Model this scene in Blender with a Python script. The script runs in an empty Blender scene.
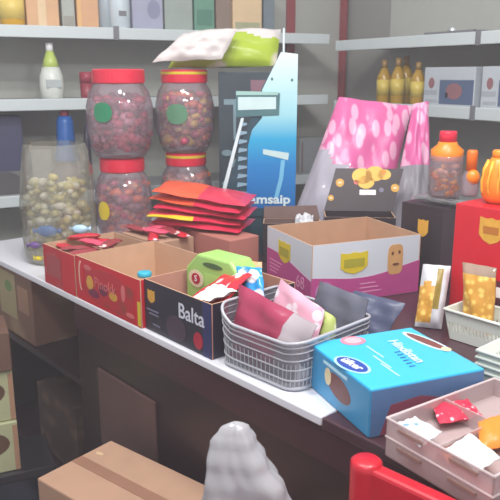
import bpy, bmesh, math, random
from mathutils import Vector, Matrix
S = bpy.context.scene
COL = S.collection
random.seed(7)
# ---------------------------------------------------------------- camera, light, exposure
F = 700.0; CZ = 1.5; PITCH = math.atan(175 / F)
cd = bpy.data.cameras.new('camera'); cd.sensor_width = 36; cd.lens = F * 36 / 500
cd.dof.use_dof = True; cd.dof.focus_distance = 1.7; cd.dof.aperture_fstop = 9.0
cam = bpy.data.objects.new('camera', cd); COL.objects.link(cam)
cam.location = (0, 0, CZ); cam.rotation_euler = (math.pi / 2 - PITCH, 0, 0); S.camera = cam
w = bpy.data.worlds.new('shop_air'); S.world = w; w.use_nodes = True
bgn = w.node_tree.nodes['Background']; bgn.inputs[0].default_value = (.98, .95, .98, 1); bgn.inputs[1].default_value = .72
def lamp(name, loc, size, power, color=(1, .98, .95), aim=None, shape='DISK'):
    l = bpy.data.lights.new(name, 'AREA'); l.shape = shape; l.size = size; l.energy = power; l.color = color
    o = bpy.data.objects.new(name, l); COL.objects.link(o); o.location = loc
    if aim: o.rotation_euler = (Vector(aim) - Vector(loc)).to_track_quat('-Z', 'Y').to_euler()
    return o
lamp('counter_lamp', (.55, .95, 2.35), .25, 13, (1, .97, .95), (.1, 1.2, .9))
lamp('ceiling_lamp', (-.35, 1.3, 2.75), .12, 16, (1, .98, .97), (-.3, 2.2, .9))
lamp('ceiling_lamp', (.05, 1.1, 2.75), .12, 14, (1, .98, .97), (0, 2.2, .9))
lamp('ceiling_bulb', (.12, -.45, 2.7), .09, 10, (1, .98, .97), (-.3, 2.2, 1.1))
lamp('ceiling_bulb', (-.28, -.35, 2.75), .07, 7, (1, .98, .97), (-.3, 2.2, 1.1))
S.view_settings.view_transform = 'Standard'; S.view_settings.look = 'None'
VEIL = .03
S.view_settings.exposure = 0.0; S.view_settings.gamma = 1; S.view_settings.use_curve_mapping = False

# ---------------------------------------------------------------- projection helpers (layout only)
def ray(x, y):
    a = (x - 250) / F; b = -(y - 250) / F
    return Vector((a, math.cos(PITCH) + b * math.sin(PITCH), -math.sin(PITCH) + b * math.cos(PITCH)))
def atz(x, y, z): r = ray(x, y); return Vector((0, 0, CZ)) + r * ((z - CZ) / r.z)
def atY(x, y, Y): r = ray(x, y); return Vector((0, 0, CZ)) + r * (Y / r.y)
class Frame:
    def __init__(s, ox, oy, deg):
        s.o = Vector((ox, oy, 0)); s.t = math.radians(deg)
        s.X = Vector((math.cos(s.t), math.sin(s.t), 0)); s.Y = Vector((-math.sin(s.t), math.cos(s.t), 0))
    def w(s, x, y, z=0): return s.o + s.X * x + s.Y * y + Vector((0, 0, z))
    def loc(s, p): d = p - s.o; return Vector((d.dot(s.X), d.dot(s.Y), p.z))
    def hz(s, px, py, z): return s.loc(atz(px, py, z))
    def hy(s, px, py, y0):
        r = ray(px, py); c = Vector((0, 0, CZ)); t = (y0 - (c - s.o).dot(s.Y)) / r.dot(s.Y)
        return s.loc(c + r * t)
TD = math.degrees(math.atan2(-.7538, .657))
K = Frame(.196, 1.079, TD)                 # counter frame: x along its front edge, y into its depth
LW = Frame(.395, 3.62, 27)      # left shelving, origin at the inner corner of the front edges
RW = Frame(.40, 3.57, -59.5)                 # right shelving

# ---------------------------------------------------------------- materials
def lin(c): return tuple(((v / 255) / 12.92 if v / 255 <= .04045 else ((v / 255 + .055) / 1.055) ** 2.4) for v in c)
MC = {}
def mat(name, rgb, rough=.55, metal=0, var=.12, scale=18, bump=0, alpha=1, spec=.5, trans=0, emit=0):
    if name in MC: return MC[name]
    m = bpy.data.materials.new(name); m.use_nodes = True; nt = m.node_tree; b = nt.nodes['Principled BSDF']
    c = lin(rgb)
    tc = nt.nodes.new('ShaderNodeTexCoord'); nz = nt.nodes.new('ShaderNodeTexNoise')
    nz.inputs['Scale'].default_value = scale; nz.inputs['Detail'].default_value = 3
    nt.links.new(tc.outputs['Object'], nz.inputs['Vector'])
    mx = nt.nodes.new('ShaderNodeMix'); mx.data_type = 'RGBA'
    mx.inputs[6].default_value = (*[v * (1 - var) for v in c], 1); mx.inputs[7].default_value = (*[min(1, v * (1 + var)) for v in c], 1)
    nt.links.new(nz.outputs['Fac'], mx.inputs[0]); nt.links.new(mx.outputs[2], b.inputs['Base Color'])
    b.inputs['Roughness'].default_value = rough; b.inputs['Metallic'].default_value = metal
    b.inputs['Alpha'].default_value = alpha; b.inputs['Specular IOR Level'].default_value = spec
    if bump:
        bp = nt.nodes.new('ShaderNodeBump'); bp.inputs['Strength'].default_value = bump; bp.inputs['Distance'].default_value = .003
        nt.links.new(nz.outputs['Fac'], bp.inputs['Height']); nt.links.new(bp.outputs[0], b.inputs['Normal'])
    MC[name] = m; return m
def clear(name, rgb=(235, 238, 240), body=.12, gloss=.5):
    """thin clear plastic: tinted see-through film with a glossy surface"""
    if name in MC: return MC[name]
    m = bpy.data.materials.new(name); m.use_nodes = True; nt = m.node_tree; nt.nodes.clear(); N = nt.nodes.new
    out = N('ShaderNodeOutputMaterial'); tr = N('ShaderNodeBsdfTransparent'); df = N('ShaderNodeBsdfDiffuse'); gl = N('ShaderNodeBsdfGlossy')
    tr.inputs[0].default_value = (*[min(1, v * .5 + .5) for v in lin(rgb)], 1); df.inputs[0].default_value = (*lin(rgb), 1)
    gl.inputs['Roughness'].default_value = .05
    m1 = N('ShaderNodeMixShader'); m1.inputs[0].default_value = body
    nt.links.new(tr.outputs[0], m1.inputs[1]); nt.links.new(df.outputs[0], m1.inputs[2])
    fr = N('ShaderNodeLayerWeight'); fr.inputs[0].default_value = .25
    mu = N('ShaderNodeMath'); mu.operation = 'MULTIPLY_ADD'; mu.inputs[1].default_value = gloss; mu.inputs[2].default_value = .07
    nt.links.new(fr.outputs['Fresnel'], mu.inputs[0])
    m2 = N('ShaderNodeMixShader'); nt.links.new(mu.outputs[0], m2.inputs[0]); nt.links.new(m1.outputs[0], m2.inputs[1]); nt.links.new(gl.outputs[0], m2.inputs[2])
    nz = N('ShaderNodeTexNoise'); nz.inputs['Scale'].default_value = 30; bp = N('ShaderNodeBump'); bp.inputs['Strength'].default_value = .08; bp.inputs['Distance'].default_value = .003
    nt.links.new(nz.outputs['Fac'], bp.inputs['Height']); nt.links.new(bp.outputs[0], gl.inputs['Normal'])
    nt.links.new(m2.outputs[0], out.inputs[0]); MC[name] = m; return m
def blotch(name, base, spot, scale=9, stretch=(1, 1, .5), thr=(.28, .34), rough=.35, rot=(0, .5, 0), spec=.5, feature='F1'):
    """a printed pattern of blotches or petals on a plain ground"""
    if name in MC: return MC[name]
    m = bpy.data.materials.new(name); m.use_nodes = True; nt = m.node_tree; b = nt.nodes['Principled BSDF']; N = nt.nodes.new
    tc = N('ShaderNodeTexCoord'); mp = N('ShaderNodeMapping'); mp.inputs['Scale'].default_value = stretch; mp.inputs['Rotation'].default_value = rot
    v = N('ShaderNodeTexVoronoi'); v.inputs['Scale'].default_value = scale; v.feature = feature
    cr = N('ShaderNodeValToRGB'); cr.color_ramp.elements[0].position = thr[0]; cr.color_ramp.elements[1].position = thr[1]
    cr.color_ramp.elements[0].color = (*lin(spot), 1); cr.color_ramp.elements[1].color = (*lin(base), 1)
    nt.links.new(tc.outputs['Object'], mp.inputs[0]); nt.links.new(mp.outputs[0], v.inputs['Vector'])
    nt.links.new(v.outputs['Distance'], cr.inputs[0]); nt.links.new(cr.outputs[0], b.inputs['Base Color'])
    b.inputs['Roughness'].default_value = rough; b.inputs['Specular IOR Level'].default_value = spec
    MC[name] = m; return m
def ramp_z(name, stops, z0, z1, rough=.3):
    """a printed vertical blend between ink colours, in the object's own height"""
    m = bpy.data.materials.new(name); m.use_nodes = True; nt = m.node_tree; b = nt.nodes['Principled BSDF']; N = nt.nodes.new
    tc = N('ShaderNodeTexCoord'); sp = N('ShaderNodeSeparateXYZ'); mr = N('ShaderNodeMapRange')
    mr.inputs['From Min'].default_value = z0; mr.inputs['From Max'].default_value = z1
    cr = N('ShaderNodeValToRGB'); e = cr.color_ramp.elements
    e[0].position = stops[0][0]; e[0].color = (*lin(stops[0][1]), 1); e[1].position = stops[-1][0]; e[1].color = (*lin(stops[-1][1]), 1)
    for p_, c_ in stops[1:-1]: q = e.new(p_); q.color = (*lin(c_), 1)
    nt.links.new(tc.outputs['Object'], sp.inputs[0]); nt.links.new(sp.outputs[2], mr.inputs[0]); nt.links.new(mr.outputs[0], cr.inputs[0])
    nt.links.new(cr.outputs[0], b.inputs['Base Color']); b.inputs['Roughness'].default_value = rough; return m

kraft = mat('kraft_cardboard', (176, 140, 116), .85, bump=.2); kraft_in = mat('inner_cardboard', (196, 160, 132), .9)
white_metal = mat('white_enamel', (205, 214, 218), .4); red_metal = mat('red_enamel_post', (150, 62, 68), .5)
dark = mat('dark_laminate', (42, 21, 27), .35, var=.25, scale=3); black = mat('black_card', (48, 40, 46), .45, var=.1)
brown = mat('brown_panel', (92, 66, 62), .5, var=.3, scale=6)
white = mat('white_print', (240, 240, 242), .5, var=.03); yellow = mat('yellow_print', (216, 196, 40), .45)
gold = mat('gold_print', (214, 160, 60), .4, var=.25, scale=60); red_p = mat('red_print', (204, 26, 44), .4)
magenta = mat('magenta_print', (184, 74, 140), .45); redplastic = mat('red_plastic', (196, 22, 44), .3, spec=.6)
lidred = mat('red_lid_plastic', (218, 38, 66), .3); film = clear('clear_film', body=.10, gloss=.6); jarfilm = clear('clear_jar_plastic', (222, 200, 212), body=.2, gloss=.6)
orange = mat('orange_plastic', (246, 138, 34), .35); grey = mat('grey_plastic', (120, 122, 128), .5); navy = mat('navy_print', (38, 44, 96), .45)

# ---------------------------------------------------------------- mesh builders
class MB:
    def __init__(s): s.v = []; s.f = []; s.m = []; s.mats = []
    def mi(s, m):
        if m not in s.mats: s.mats.append(m)
        return s.mats.index(m)
    def add(s, vs, fs, m):
        k = len(s.v); s.v += [tuple(v) for v in vs]; i = s.mi(m)
        for f in fs: s.f.append([a + k for a in f]); s.m.append(i)
    def box(s, x0, x1, y0, y1, z0, z1, m):
        s.add([(x0, y0, z0), (x1, y0, z0), (x1, y1, z0), (x0, y1, z0), (x0, y0, z1), (x1, y0, z1), (x1, y1, z1), (x0, y1, z1)],
              [(0, 3, 2, 1), (4, 5, 6, 7), (0, 1, 5, 4), (1, 2, 6, 5), (2, 3, 7, 6), (3, 0, 4, 7)], m)
    def prism(s, pts, d, m):
        """pts: planar loop of Vectors, d: extrusion Vector"""
        n = len(pts); vs = [Vector(p) for p in pts] + [Vector(p) + Vector(d) for p in pts]
        s.add(vs, [tuple(range(n))[::-1], tuple(range(n, 2 * n))] + [(i, (i + 1) % n, n + (i + 1) % n, n + i) for i in range(n)], m)
    def lathe(s, prof, m, n=28, c=(0, 0), cap=True, sq=0, mats=None):
        vs = []; fs = []
        for r, z in prof:
            for i in range(n):
                a = 2 * math.pi * i / n; k = 1 + sq * (abs(math.cos(2 * a)) ** 2) * -1
                vs.append((c[0] + r * k * math.cos(a), c[1] + r * k * math.sin(a), z))
        k0 = len(s.v); s.v += vs
        for j in range(len(prof) - 1):
            mm = s.mi(mats[j] if mats else m)
            for i in range(n):
                s.f.append([k0 + j * n + i, k0 + j * n + (i + 1) % n, k0 + (j + 1) * n + (i + 1) % n, k0 + (j + 1) * n + i]); s.m.append(mm)
        if cap:
            s.f.append([k0 + i for i in range(n)][::-1]); s.m.append(s.mi(mats[0] if mats else m))
            s.f.append([k0 + (len(prof) - 1) * n + i for i in range(n)]); s.m.append(s.mi(mats[-1] if mats else m))
    def tube(s, pts, r, m, n=8, closed=False):
        pts = [Vector(p) for p in pts]; vs = []; N_ = len(pts)
        for i, p in enumerate(pts):
            a = pts[(i - 1) % N_] if (closed or i > 0) else p; b = pts[(i + 1) % N_] if (closed or i < N_ - 1) else p
            t = (b - a).normalized(); u = t.cross(Vector((0, 0, 1)))
            if u.length < .05: u = t.cross(Vector((0, 1, 0)))
            u.normalize(); q = t.cross(u)
            for j in range(n): an = 2 * math.pi * j / n; vs.append(p + u * r * math.cos(an) + q * r * math.sin(an))
        fs = []
        for i in range(N_ if closed else N_ - 1):
            for j in range(n): fs.append((i * n + j, i * n + (j + 1) % n, ((i + 1) % N_) * n + (j + 1) % n, ((i + 1) % N_) * n + j))
        if not closed: fs += [tuple(range(n))[::-1], tuple(range((N_ - 1) * n, N_ * n))]
        s.add(vs, fs, m)
    def ell(s, c, r, m, rot=0, tilt=0, n=8, k=5):
        R = Matrix.Rotation(rot, 3, 'Z') @ Matrix.Rotation(tilt, 3, 'X'); vs = []; fs = []
        for j in range(k + 1):
            ph = -math.pi / 2 + math.pi * j / k
            for i in range(n):
                th = 2 * math.pi * i / n
                vs.append(Vector(c) + R @ Vector((r[0] * math.cos(ph) * math.cos(th), r[1] * math.cos(ph) * math.sin(th), r[2] * math.sin(ph))))
        for j in range(k):
            for i in range(n): fs.append((j * n + i, j * n + (i + 1) % n, (j + 1) * n + (i + 1) % n, (j + 1) * n + i))
        s.add(vs, fs, m)
    def pillow(s, c4, th, m, nu=14, nv=14, wr=.004, seed=1, mf=None, crimp=.0, top=None):
        """soft pack between corners BL, BR, TR, TL, bulging on both sides"""
        rnd = random.Random(seed); c = [Vector(p) for p in c4]; n = (c[1] - c[0]).cross(c[3] - c[0]).normalized()
        ph = [rnd.uniform(0, 6.28) for _ in range(6)]
        def P(u, v, sd):
            p = (c[0] * (1 - u) + c[1] * u) * (1 - v) + (c[3] * (1 - u) + c[2] * u) * v
            e = max(0, math.sin(math.pi * u)) ** .4 * max(0, math.sin(math.pi * v)) ** .4
            if top and v > top: e *= max(0, (1 - v) / (1 - top))
            k = wr * (math.sin(9 * u + 7 * v + ph[0]) + math.sin(17 * u - 5 * v + ph[1]) * .7 + math.sin(23 * v + 3 * u + ph[2]) * .5 + math.sin(31 * u + 27 * v + ph[3]) * .4)
            ed = (1 - e) * wr * .8 * math.sin(14 * u + 11 * v + ph[4])
            pin = crimp * (1 - e) * (c[1] - c[0]) * (.5 - u) * .12
            return p + n * (sd * (th / 2 * e + .0006) + k * (1 if sd > 0 else .6) * e + ed) + pin
        for sd in (1, -1):
            k0 = len(s.v)
            for j in range(nv + 1):
                for i in range(nu + 1): s.v.append(tuple(P(i / nu, j / nv, sd)))
            for j in range(nv):
                for i in range(nu):
                    q = [k0 + j * (nu + 1) + i, k0 + j * (nu + 1) + i + 1, k0 + (j + 1) * (nu + 1) + i + 1, k0 + (j + 1) * (nu + 1) + i]
                    s.f.append(q if sd > 0 else q[::-1]); s.m.append(s.mi(mf((i + .5) / nu, (j + .5) / nv, sd) if mf else m))
        # side rims
    def build(s, name, parent=None, bevel=0, smooth=False, loc=None, rz=0, seg=2):
        me = bpy.data.meshes.new(name); me.from_pydata(s.v, [], s.f)
        for m in s.mats: me.materials.append(m)
        for p, i in zip(me.polygons, s.m): p.material_index = i; p.use_smooth = smooth
        me.update(); o = bpy.data.objects.new(name, me); COL.objects.link(o)
        if parent: o.parent = parent
        if loc is not None: o.location = loc; o.rotation_euler = (0, 0, rz)
        if bevel:
            b = o.modifiers.new('bevel', 'BEVEL'); b.width = bevel; b.segments = seg; b.limit_method = 'ANGLE'
        return o
def tag(o, label, cat, group=None, kind=None):
    o['label'] = label; o['category'] = cat
    if group: o['group'] = group
    if kind: o['kind'] = kind
    return o
def thing(name, label, cat, loc=(0, 0, 0), rz=0, group=None):
    o = bpy.data.objects.new(name, None); COL.objects.link(o); o.location = loc; o.rotation_euler = (0, 0, rz); o.empty_display_size = .05
    return tag(o, label, cat, group)
def struct(o): o['kind'] = 'structure'; return o
class Face:
    """a flat face of a thing, to carry its printing: origin, in-plane X and Y, in the thing's local space"""
    def __init__(s, parent, o, X, Y): s.p = parent; s.o = Vector(o); s.X = Vector(X).normalized(); s.Y = Vector(Y).normalized(); s.N = s.X.cross(s.Y)
    def P(s, x, y, e=0): return s.o + s.X * x + s.Y * y + s.N * e
    def poly(s, pts, m, name='printed_patch', lay=1, th=.0006):
        b = MB(); b.prism([s.P(x, y, .0004 + (lay - 1) * .0006) for x, y in pts], s.N * th, m); return b.build(name, s.p)
    def ell(s, cx, cy, rx, ry, m, name='printed_oval', lay=1, rot=0, n=20, th=.0006):
        c_, s_ = math.cos(rot), math.sin(rot)
        return s.poly([(cx + rx * math.cos(t) * c_ - ry * math.sin(t) * s_, cy + rx * math.cos(t) * s_ + ry * math.sin(t) * c_) for t in [2 * math.pi * i / n for i in range(n)]], m, name, lay, th)
    def rect(s, x0, y0, x1, y1, m, name='printed_patch', lay=1, th=.0006): return s.poly([(x0, y0), (x1, y0), (x1, y1), (x0, y1)], m, name, lay, th)
    def badge(s, cx, cy, w_, h_, m=None, lay=1):
        m = m or gold
        pts = [(-.5, .5), (-.2, .44), (0, .5), (.2, .44), (.5, .5), (.5, -.2), (.3, -.4), (0, -.52), (-.3, -.4), (-.5, -.2)]
        o = s.poly([(cx + a * w_, cy + b * h_) for a, b in pts][::-1][::-1], m, 'printed_badge', lay)
        return o
    def text(s, body, size, cx, cy, m, lay=2, rot=0, name='lettering', bold=0, sx=1):
        cu = bpy.data.curves.new('t', 'FONT'); cu.body = body; cu.size = size; cu.align_x = 'CENTER'; cu.align_y = 'CENTER'; cu.extrude = .0003; cu.offset = bold; cu.resolution_u = 3
        t = bpy.data.objects.new('t', cu); COL.objects.link(t); dg = bpy.context.evaluated_depsgraph_get()
        me = bpy.data.meshes.new_from_object(t.evaluated_get(dg)); bpy.data.objects.remove(t)
        me.name = name; me.materials.clear(); me.materials.append(m)
        M = Matrix.Identity(4)
        for i, v in enumerate((s.X, s.Y, s.N)):
            for j in range(3): M[j][i] = v[j]
        for j in range(3): M[j][3] = s.P(cx, cy, .0006 * lay + .0004)[j]
        me.transform(M @ Matrix.Rotation(rot, 4, 'Z') @ Matrix.Diagonal((sx, 1, 1, 1)))
        o = bpy.data.objects.new(name, me); COL.objects.link(o); o.parent = s.p; return o
def open_carton(w_, d, h, mo, mi, parent, t=.003, name='carton_body', mleft=None):
    b = MB()
    for x0, x1, y0, y1, out in ((0, w_, 0, t, 'f'), (0, w_, d - t, d, 'b'), (0, t, t, d - t, 'l'), (w_ - t, w_, t, d - t, 'r')):
        vs = [(x0, y0, 0), (x1, y0, 0), (x1, y1, 0), (x0, y1, 0), (x0, y0, h), (x1, y0, h), (x1, y1, h), (x0, y1, h)]
        fs = {'f': (0, 1, 5, 4), 'r': (1, 2, 6, 5), 'b': (2, 3, 7, 6), 'l': (3, 0, 4, 7)}
        for k_, f in fs.items(): b.add(vs, [f], mo if k_ == out else mi)
        b.add(vs, [(4, 5, 6, 7)], kraft_in); b.add(vs, [(0, 3, 2, 1)], mo)
    b.box(t, w_ - t, t, d - t, 0, t, mi)
    return b.build(name, parent)

# ---------------------------------------------------------------- the room
floor_m = mat('floor_tiles', (58, 60, 72), .4, var=.2, scale=4)
b = MB(); b.box(-4, 4, -1.5, 6, -.1, 0, floor_m); struct(b.build('floor'))
wall_m = mat('grey_wall_panel', (150, 152, 148), .8, var=.08, scale=5)
b = MB(); b.box(-3.4, .45, .36, .46, 0, 3, wall_m); struct(b.build('wall_left', loc=LW.o, rz=LW.t))
b = MB(); b.box(-.4, 3.2, .36, .46, 0, 3, wall_m); struct(b.build('wall_right', loc=RW.o, rz=RW.t))

# shelving: one bay per board run, boards, price rails, uprights
back_m = mat('shelf_back_sheet', (178, 181, 175), .7, var=.06); under_m = mat('shelf_board_grey', (168, 172, 174), .6)
rail_m = mat('price_rail', (206, 216, 218), .35, var=.04)
def shelving(fr, x0, x1, levels, posts, joints, name, label, d=.34, hb=.0):
    t = thing(name, label, 'shelf', fr.w(0, 0, 0), fr.t)
    for z in levels:
        sh = MB(); sh.box(x0, x1, .012, d, z - .03, z, under_m); so = sh.build('shelf_board', t)
        r = MB(); r.box(x0, x1, 0, .012, z - .042, z + .006, rail_m); r.build('price_rail', so, bevel=.003)
        for x in joints:
            j = MB(); j.box(x - .012, x + .012, -.004, -.0005, z - .045, z + .012, grey); j.build('rail_joint', so)
    b_ = MB(); b_.box(x0, x1 + (.32 if x0 < -1 else 0), d + .003, d + .012, .05, 2.6, back_m); b_.build('back_panel', t)
    for x in posts:
        p_ = MB(); p_.box(x - .025, x + .025, d - .05 + .035, d + .002, 0, 2.5, red_metal); p_.build('upright', t, bevel=.003)
    return t
lj = LW.hy(116, 30, 0).x; lp = LW.hy(291, 20, .33).x
shelving(LW, -2.6, 0, (1.69, 1.398, 1.0, .6), [lp], [lj], 'wall_shelving', 'long grey wall shelving with pale price rails running along the left wall')
rp = RW.hy(343, 20, .33).x; rj = RW.hy(479, 30, 0).x
shelving(RW, .03, 2.0, (1.655, 1.372, .96, .6), [rp], [rj], 'wall_shelving', 'grey wall shelving with red upright receding to the corner on the right')

# ---------------------------------------------------------------- the counter
ctr = thing('shop_counter', 'long dark shop counter with a white front edge, crowded with cartons', 'counter', K.w(0, 0, 0), K.t)
b = MB(); b.box(-1.08, 1.2, .02, .86, .12, .873, dark); cb = b.build('counter_body', ctr)
b = MB(); b.box(-1.08, 1.2, .06, .8, 0, .12, black); b.build('plinth', ctr)
tip = K.hz(331, 412, .9).x
wt = mat('white_worktop', (226, 228, 236), .3, var=.03); b = MB(); b.prism([(-1.85, 0, .880), (tip, 0, .880), (tip, .28, .880), (-1.26, .28, .880), (-1.26, .9, .880), (-1.85, .9, .880)], (0, 0, .019), wt); b.build('white_worktop', ctr, bevel=.003)
b = MB(); b.prism([(tip + .002, 0, .875), (1.25, 0, .875), (1.25, .9, .875), (-1.258, .9, .875), (-1.258, .282, .875), (tip + .002, .282, .875)], (0, 0, .024), mat('dark_worktop', (70, 44, 52), .3)); b.build('dark_worktop', ctr, bevel=.003)
p0 = K.hy(100, 374, .02); p1 = K.hy(157, 402, .02)
b = MB(); b.box(p0.x, p1.x, .012, .0195, .2, p1.z, brown); b.build('brown_panel', ctr, bevel=.002)
b = MB(); b.box(-1.08, 1.2, .014, .0195, .8, .872, mat('maroon_band', (66, 32, 42), .35)); b.build('front_band', ctr)
# open storage bay under the left end of the worktop
b = MB(); b.box(-1.85, -1.82, .02, .86, 0, .873, dark); b.build('side_panel', ctr)
b = MB(); b.box(-1.82, -1.08, .84, .86, 0, .873, dark); b.build('back_panel', ctr)
b = MB(); b.box(-1.82, -1.08, .03, .84, .60, .62, dark); b.build('bay_shelf', ctr)
b = MB(); b.box(-1.82, -1.08, .03, .84, .22, .24, dark); b.build('bay_shelf', ctr)

def frame_thing(name, label, cat, x, y, z, dr=0, group=None, fr=K): return thing(name, label, cat, fr.w(x, y, z), fr.t + dr, group)
ZT = .9
# ---------------------------------------------------------------- red cartons on the counter front edge
# carton A
xA0, xA1 = -1.232, -1.035
A = frame_thing('display_carton', 'short open red carton at the far end of the counter front, full of wrapped bars', 'carton', xA0, .002, ZT)
open_carton(xA1 - xA0 - .003, .24, .118, blotch('red_bar_print', (190, 26, 42), (176, 84, 84), 16, (1, 1, 1.6), (.1, .4)), kraft_in, A)
fa = Face(A, (0, 0, 0), (1, 0, 0), (0, 0, 1))
fa.rect(.12, 0, .193, .117, red_p, 'bright_red_panel'); fa.rect(.02, .03, .11, .092, mat('faded_red_picture', (170, 70, 74), .5), 'printed_picture')
# carton B
xB0, xB1 = -1.032, -.703
B = frame_thing('display_carton', 'long open red carton with printed picture and yellow stripe on its right end', 'carton', xB0, .002, ZT)
open_carton(xB1 - xB0, .26, .122, red_p, kraft_in, B)
fb = Face(B, (0, 0, 0), (1, 0, 0), (0, 0, 1))
fb.rect(.315, .004, .328, .066, yellow, 'yellow_stripe')
fb.poly([(.045, .03), (.1, .012), (.3, .006), (.3, .09), (.2, .112), (.06, .1)], blotch('red_picture_print', (188, 34, 48), (150, 60, 50), 22, (1, 1, 1), (.15, .5)), 'printed_picture')
fb.ell(.03, .07, .012, .042, mat('cream_print', (232, 190, 170), .5), 'printed_curl'); fb.ell(.036, .07, .010, .038, red_p, 'printed_curl', 2)
for i, (x, z, rx, rz_, m_) in enumerate([(.08, .06, .018, .02, gold), (.1, .035, .03, .012, mat('plum_print', (120, 30, 70), .5)), (.15, .055, .022, .016, mat('plum_print', (120, 30, 70), .5)),
        (.2, .05, .02, .012, gold), (.25, .07, .01, .022, mat('rose_print', (214, 110, 110), .5)), (.07, .1, .02, .007, mat('rose_print', (214, 110, 110), .5)), (.28, .02, .02, .006, mat('rose_print', (214, 110, 110), .5))]):
    fb.ell(x, z, rx, rz_, m_, 'printed_sweet', 2)
fb.text('Pinokk', .04, .16, .068, mat('rose_print', (214, 110, 110), .5), 3)
b = MB(); b.lathe([(.017, 0), (.018, .006), (.016, .012)], mat('turquoise_plastic', (50, 170, 196), .4)); o = b.build('plastic_disc', bevel=.001, smooth=True, loc=K.w(-.725, .03, 1.0225)); tag(o, 'small turquoise disc on the corner of the long red carton', 'disc')
# carton C : navy, "Balta"
xC0, xC1 = -.70, -.437
Cc = frame_thing('display_carton', 'dark navy open carton lettered Balta holding a green soap pack', 'carton', xC0, .012, ZT)
open_carton(xC1 - xC0, .25, .126, mat('navy_black_print', (36, 32, 52), .35, var=.15), mat('pinkish_board', (190, 138, 122), .9), Cc)
fc = Face(Cc, (0, 0, 0), (1, 0, 0), (0, 0, 1))
fc.rect(.232, 0, .262, .125, navy, 'navy_panel'); fc.badge(.03, .088, .03, .032, gold)
fc.text('Balta', .05, .19, .082, mat('pale_print', (210, 212, 226), .5), 2, 0, bold=.0006)
fc.ell(.215, .03, .017, .02, mat('crimson_print', (176, 26, 56), .5), 'printed_fruit', 2)
fc.ell(.13, .035, .04, .03, mat('dusk_print', (66, 50, 70), .5), 'printed_picture', 1)
for k, (x, z, l) in enumerate([(.035, .052, .05), (.04, .043, .04), (.05, .018, .03)]): fc.rect(x - l / 2, z, x + l / 2, z + .004, mat('dim_print', (120, 116, 140), .5), 'printed_line', 2)

# wrapped bars heaped in carton A and over B's left end
bar_m = [blotch('red_wrap', (200, 40, 60), (236, 210, 214), 30, (1, 1, 1), (.2, .3), rough=.25), blotch('brown_wrap', (150, 60, 66), (226, 200, 196), 34, (1, 1, 1), (.18, .28), rough=.25), mat('pink_wrap', (214, 80, 110), .25)]
spots = [(-1.20, .06, .115, 5), (-1.15, .07, .118, 60), (-1.12, .15, .12, -20), (-1.19, .16, .12, 40), (-1.09, .06, .12, 85), (-1.13, .11, .135, 10), (-1.20, .12, .138, 70), (-1.08, .14, .135, -60),
         (-1.10, .31, .14, 15), (-1.17, .33, .135, 30), (-1.09, .36, .145, -10), (-1.17, .39, .14, 80), (-1.08, .29, .14, -35), (-1.20, .30, .14, 5), (-1.13, .37, .14, 55), (-1.06, .37, .14, -5)]
for i, (x, y, z, a) in enumerate(spots):
    b = MB(); L = .1; W_ = .032
    if i > 7: z = .133 + .006 * (i % 3)
    b.pillow([(-L / 2, -W_ / 2, 0), (L / 2, -W_ / 2, 0), (L / 2, W_ / 2, 0), (-L / 2, W_ / 2, 0)], .018, bar_m[i % 3], 10, 6, .001, i)
    o = b.build('wrapped_bar', smooth=True, loc=K.w(x, y, ZT + z - .012), rz=K.t + math.radians(a)); o.rotation_euler[0] = random.uniform(-.25, .25) if i < 8 else 0
    tag(o, *(('small glossy red or brown wrapped bar heaped in the short red carton', 'sweet', 'wrapped bars heaped in the red carton') if i < 8 else ('small glossy wrapped bar lying on the flat tan carton behind the short red carton', 'sweet', 'wrapped bars on the flat tan carton')))
t = frame_thing('flat_carton', 'flat tan carton behind the short red carton with wrapped bars on it', 'carton', -1.235, .27, ZT); b = MB(); b.box(0, .2, 0, .14, 0, .112, kraft); b.build('carton_body', t, bevel=.003)
# green soap pack in carton C
G = frame_thing('soap_pack', 'lime green oblong pack with dark slot handle lying in the navy carton', 'package', -.685, .125, ZT + .004, math.radians(4))
gm = mat('lime_print', (160, 206, 112), .3, var=.06); b = MB(); 
b.prism([(.0, 0, 0), (.20, 0, 0), (.20, 0, .135), (.16, 0, .176), (.045, 0, .176), (0, 0, .135)], (0, .07, 0), gm); b.build('pack_body', G, bevel=.006)
fg = Face(G, (0, 0, 0), (1, 0, 0), (0, 0, 1)); fg.ell(.1, .154, .035, .007, mat('slot_dark', (70, 100, 60), .5), 'slot_handle')
fg.rect(.07, .1, .18, .132, mat('pale_green_print', (176, 220, 120), .4), 'printed_band'); fg.ell(.04, .112, .028, .022, mat('cream_logo', (226, 214, 180), .5), 'printed_oval', 2); fg.ell(.04, .112, .016, .014, mat('crimson_print', (176, 26, 56), .5), 'printed_oval', 3); fg.text('S', .022, .04, .112, white, 4)
# loose packets between navy carton and basket
def packet(name, label, cat, c4, th, m, seed=1, mf=None, wr=.003, group=None, crimp=0, top=None, nu=14, nv=14):
    c = [Vector(p) for p in c4]; o0 = c[0].copy()
    b_ = MB(); b_.pillow([p - o0 for p in c], th, m, nu, nv, wr, seed, mf, crimp, top)
    o = b_.build(name, smooth=True, loc=o0); tag(o, label, cat, group); return o
rw = blotch('red_white_wrap', (206, 44, 60), (240, 236, 240), 26, (1, 1, .6), (.25, .35), .25)
bw = blotch('blue_white_wrap', (40, 150, 220), (240, 240, 244), 22, (1, 1, 1), (.3, .4), .25)
packet('snack_packet', 'glossy red and white packet sticking up from the navy carton', 'packet', [K.w(-.60, .06, .985), K.w(-.46, .02, .985), K.w(-.44, .13, 1.07), K.w(-.55, .17, 1.05)], .02, rw, 3)
packet('snack_packet', 'white packet with red corner tucked at the front of the navy carton', 'packet', [K.w(-.55, .03, 1.0), K.w(-.45, .022, 1.03), K.w(-.445, .09, 1.04), K.w(-.53, .1, 1.035)], .015, white, 5)
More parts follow.
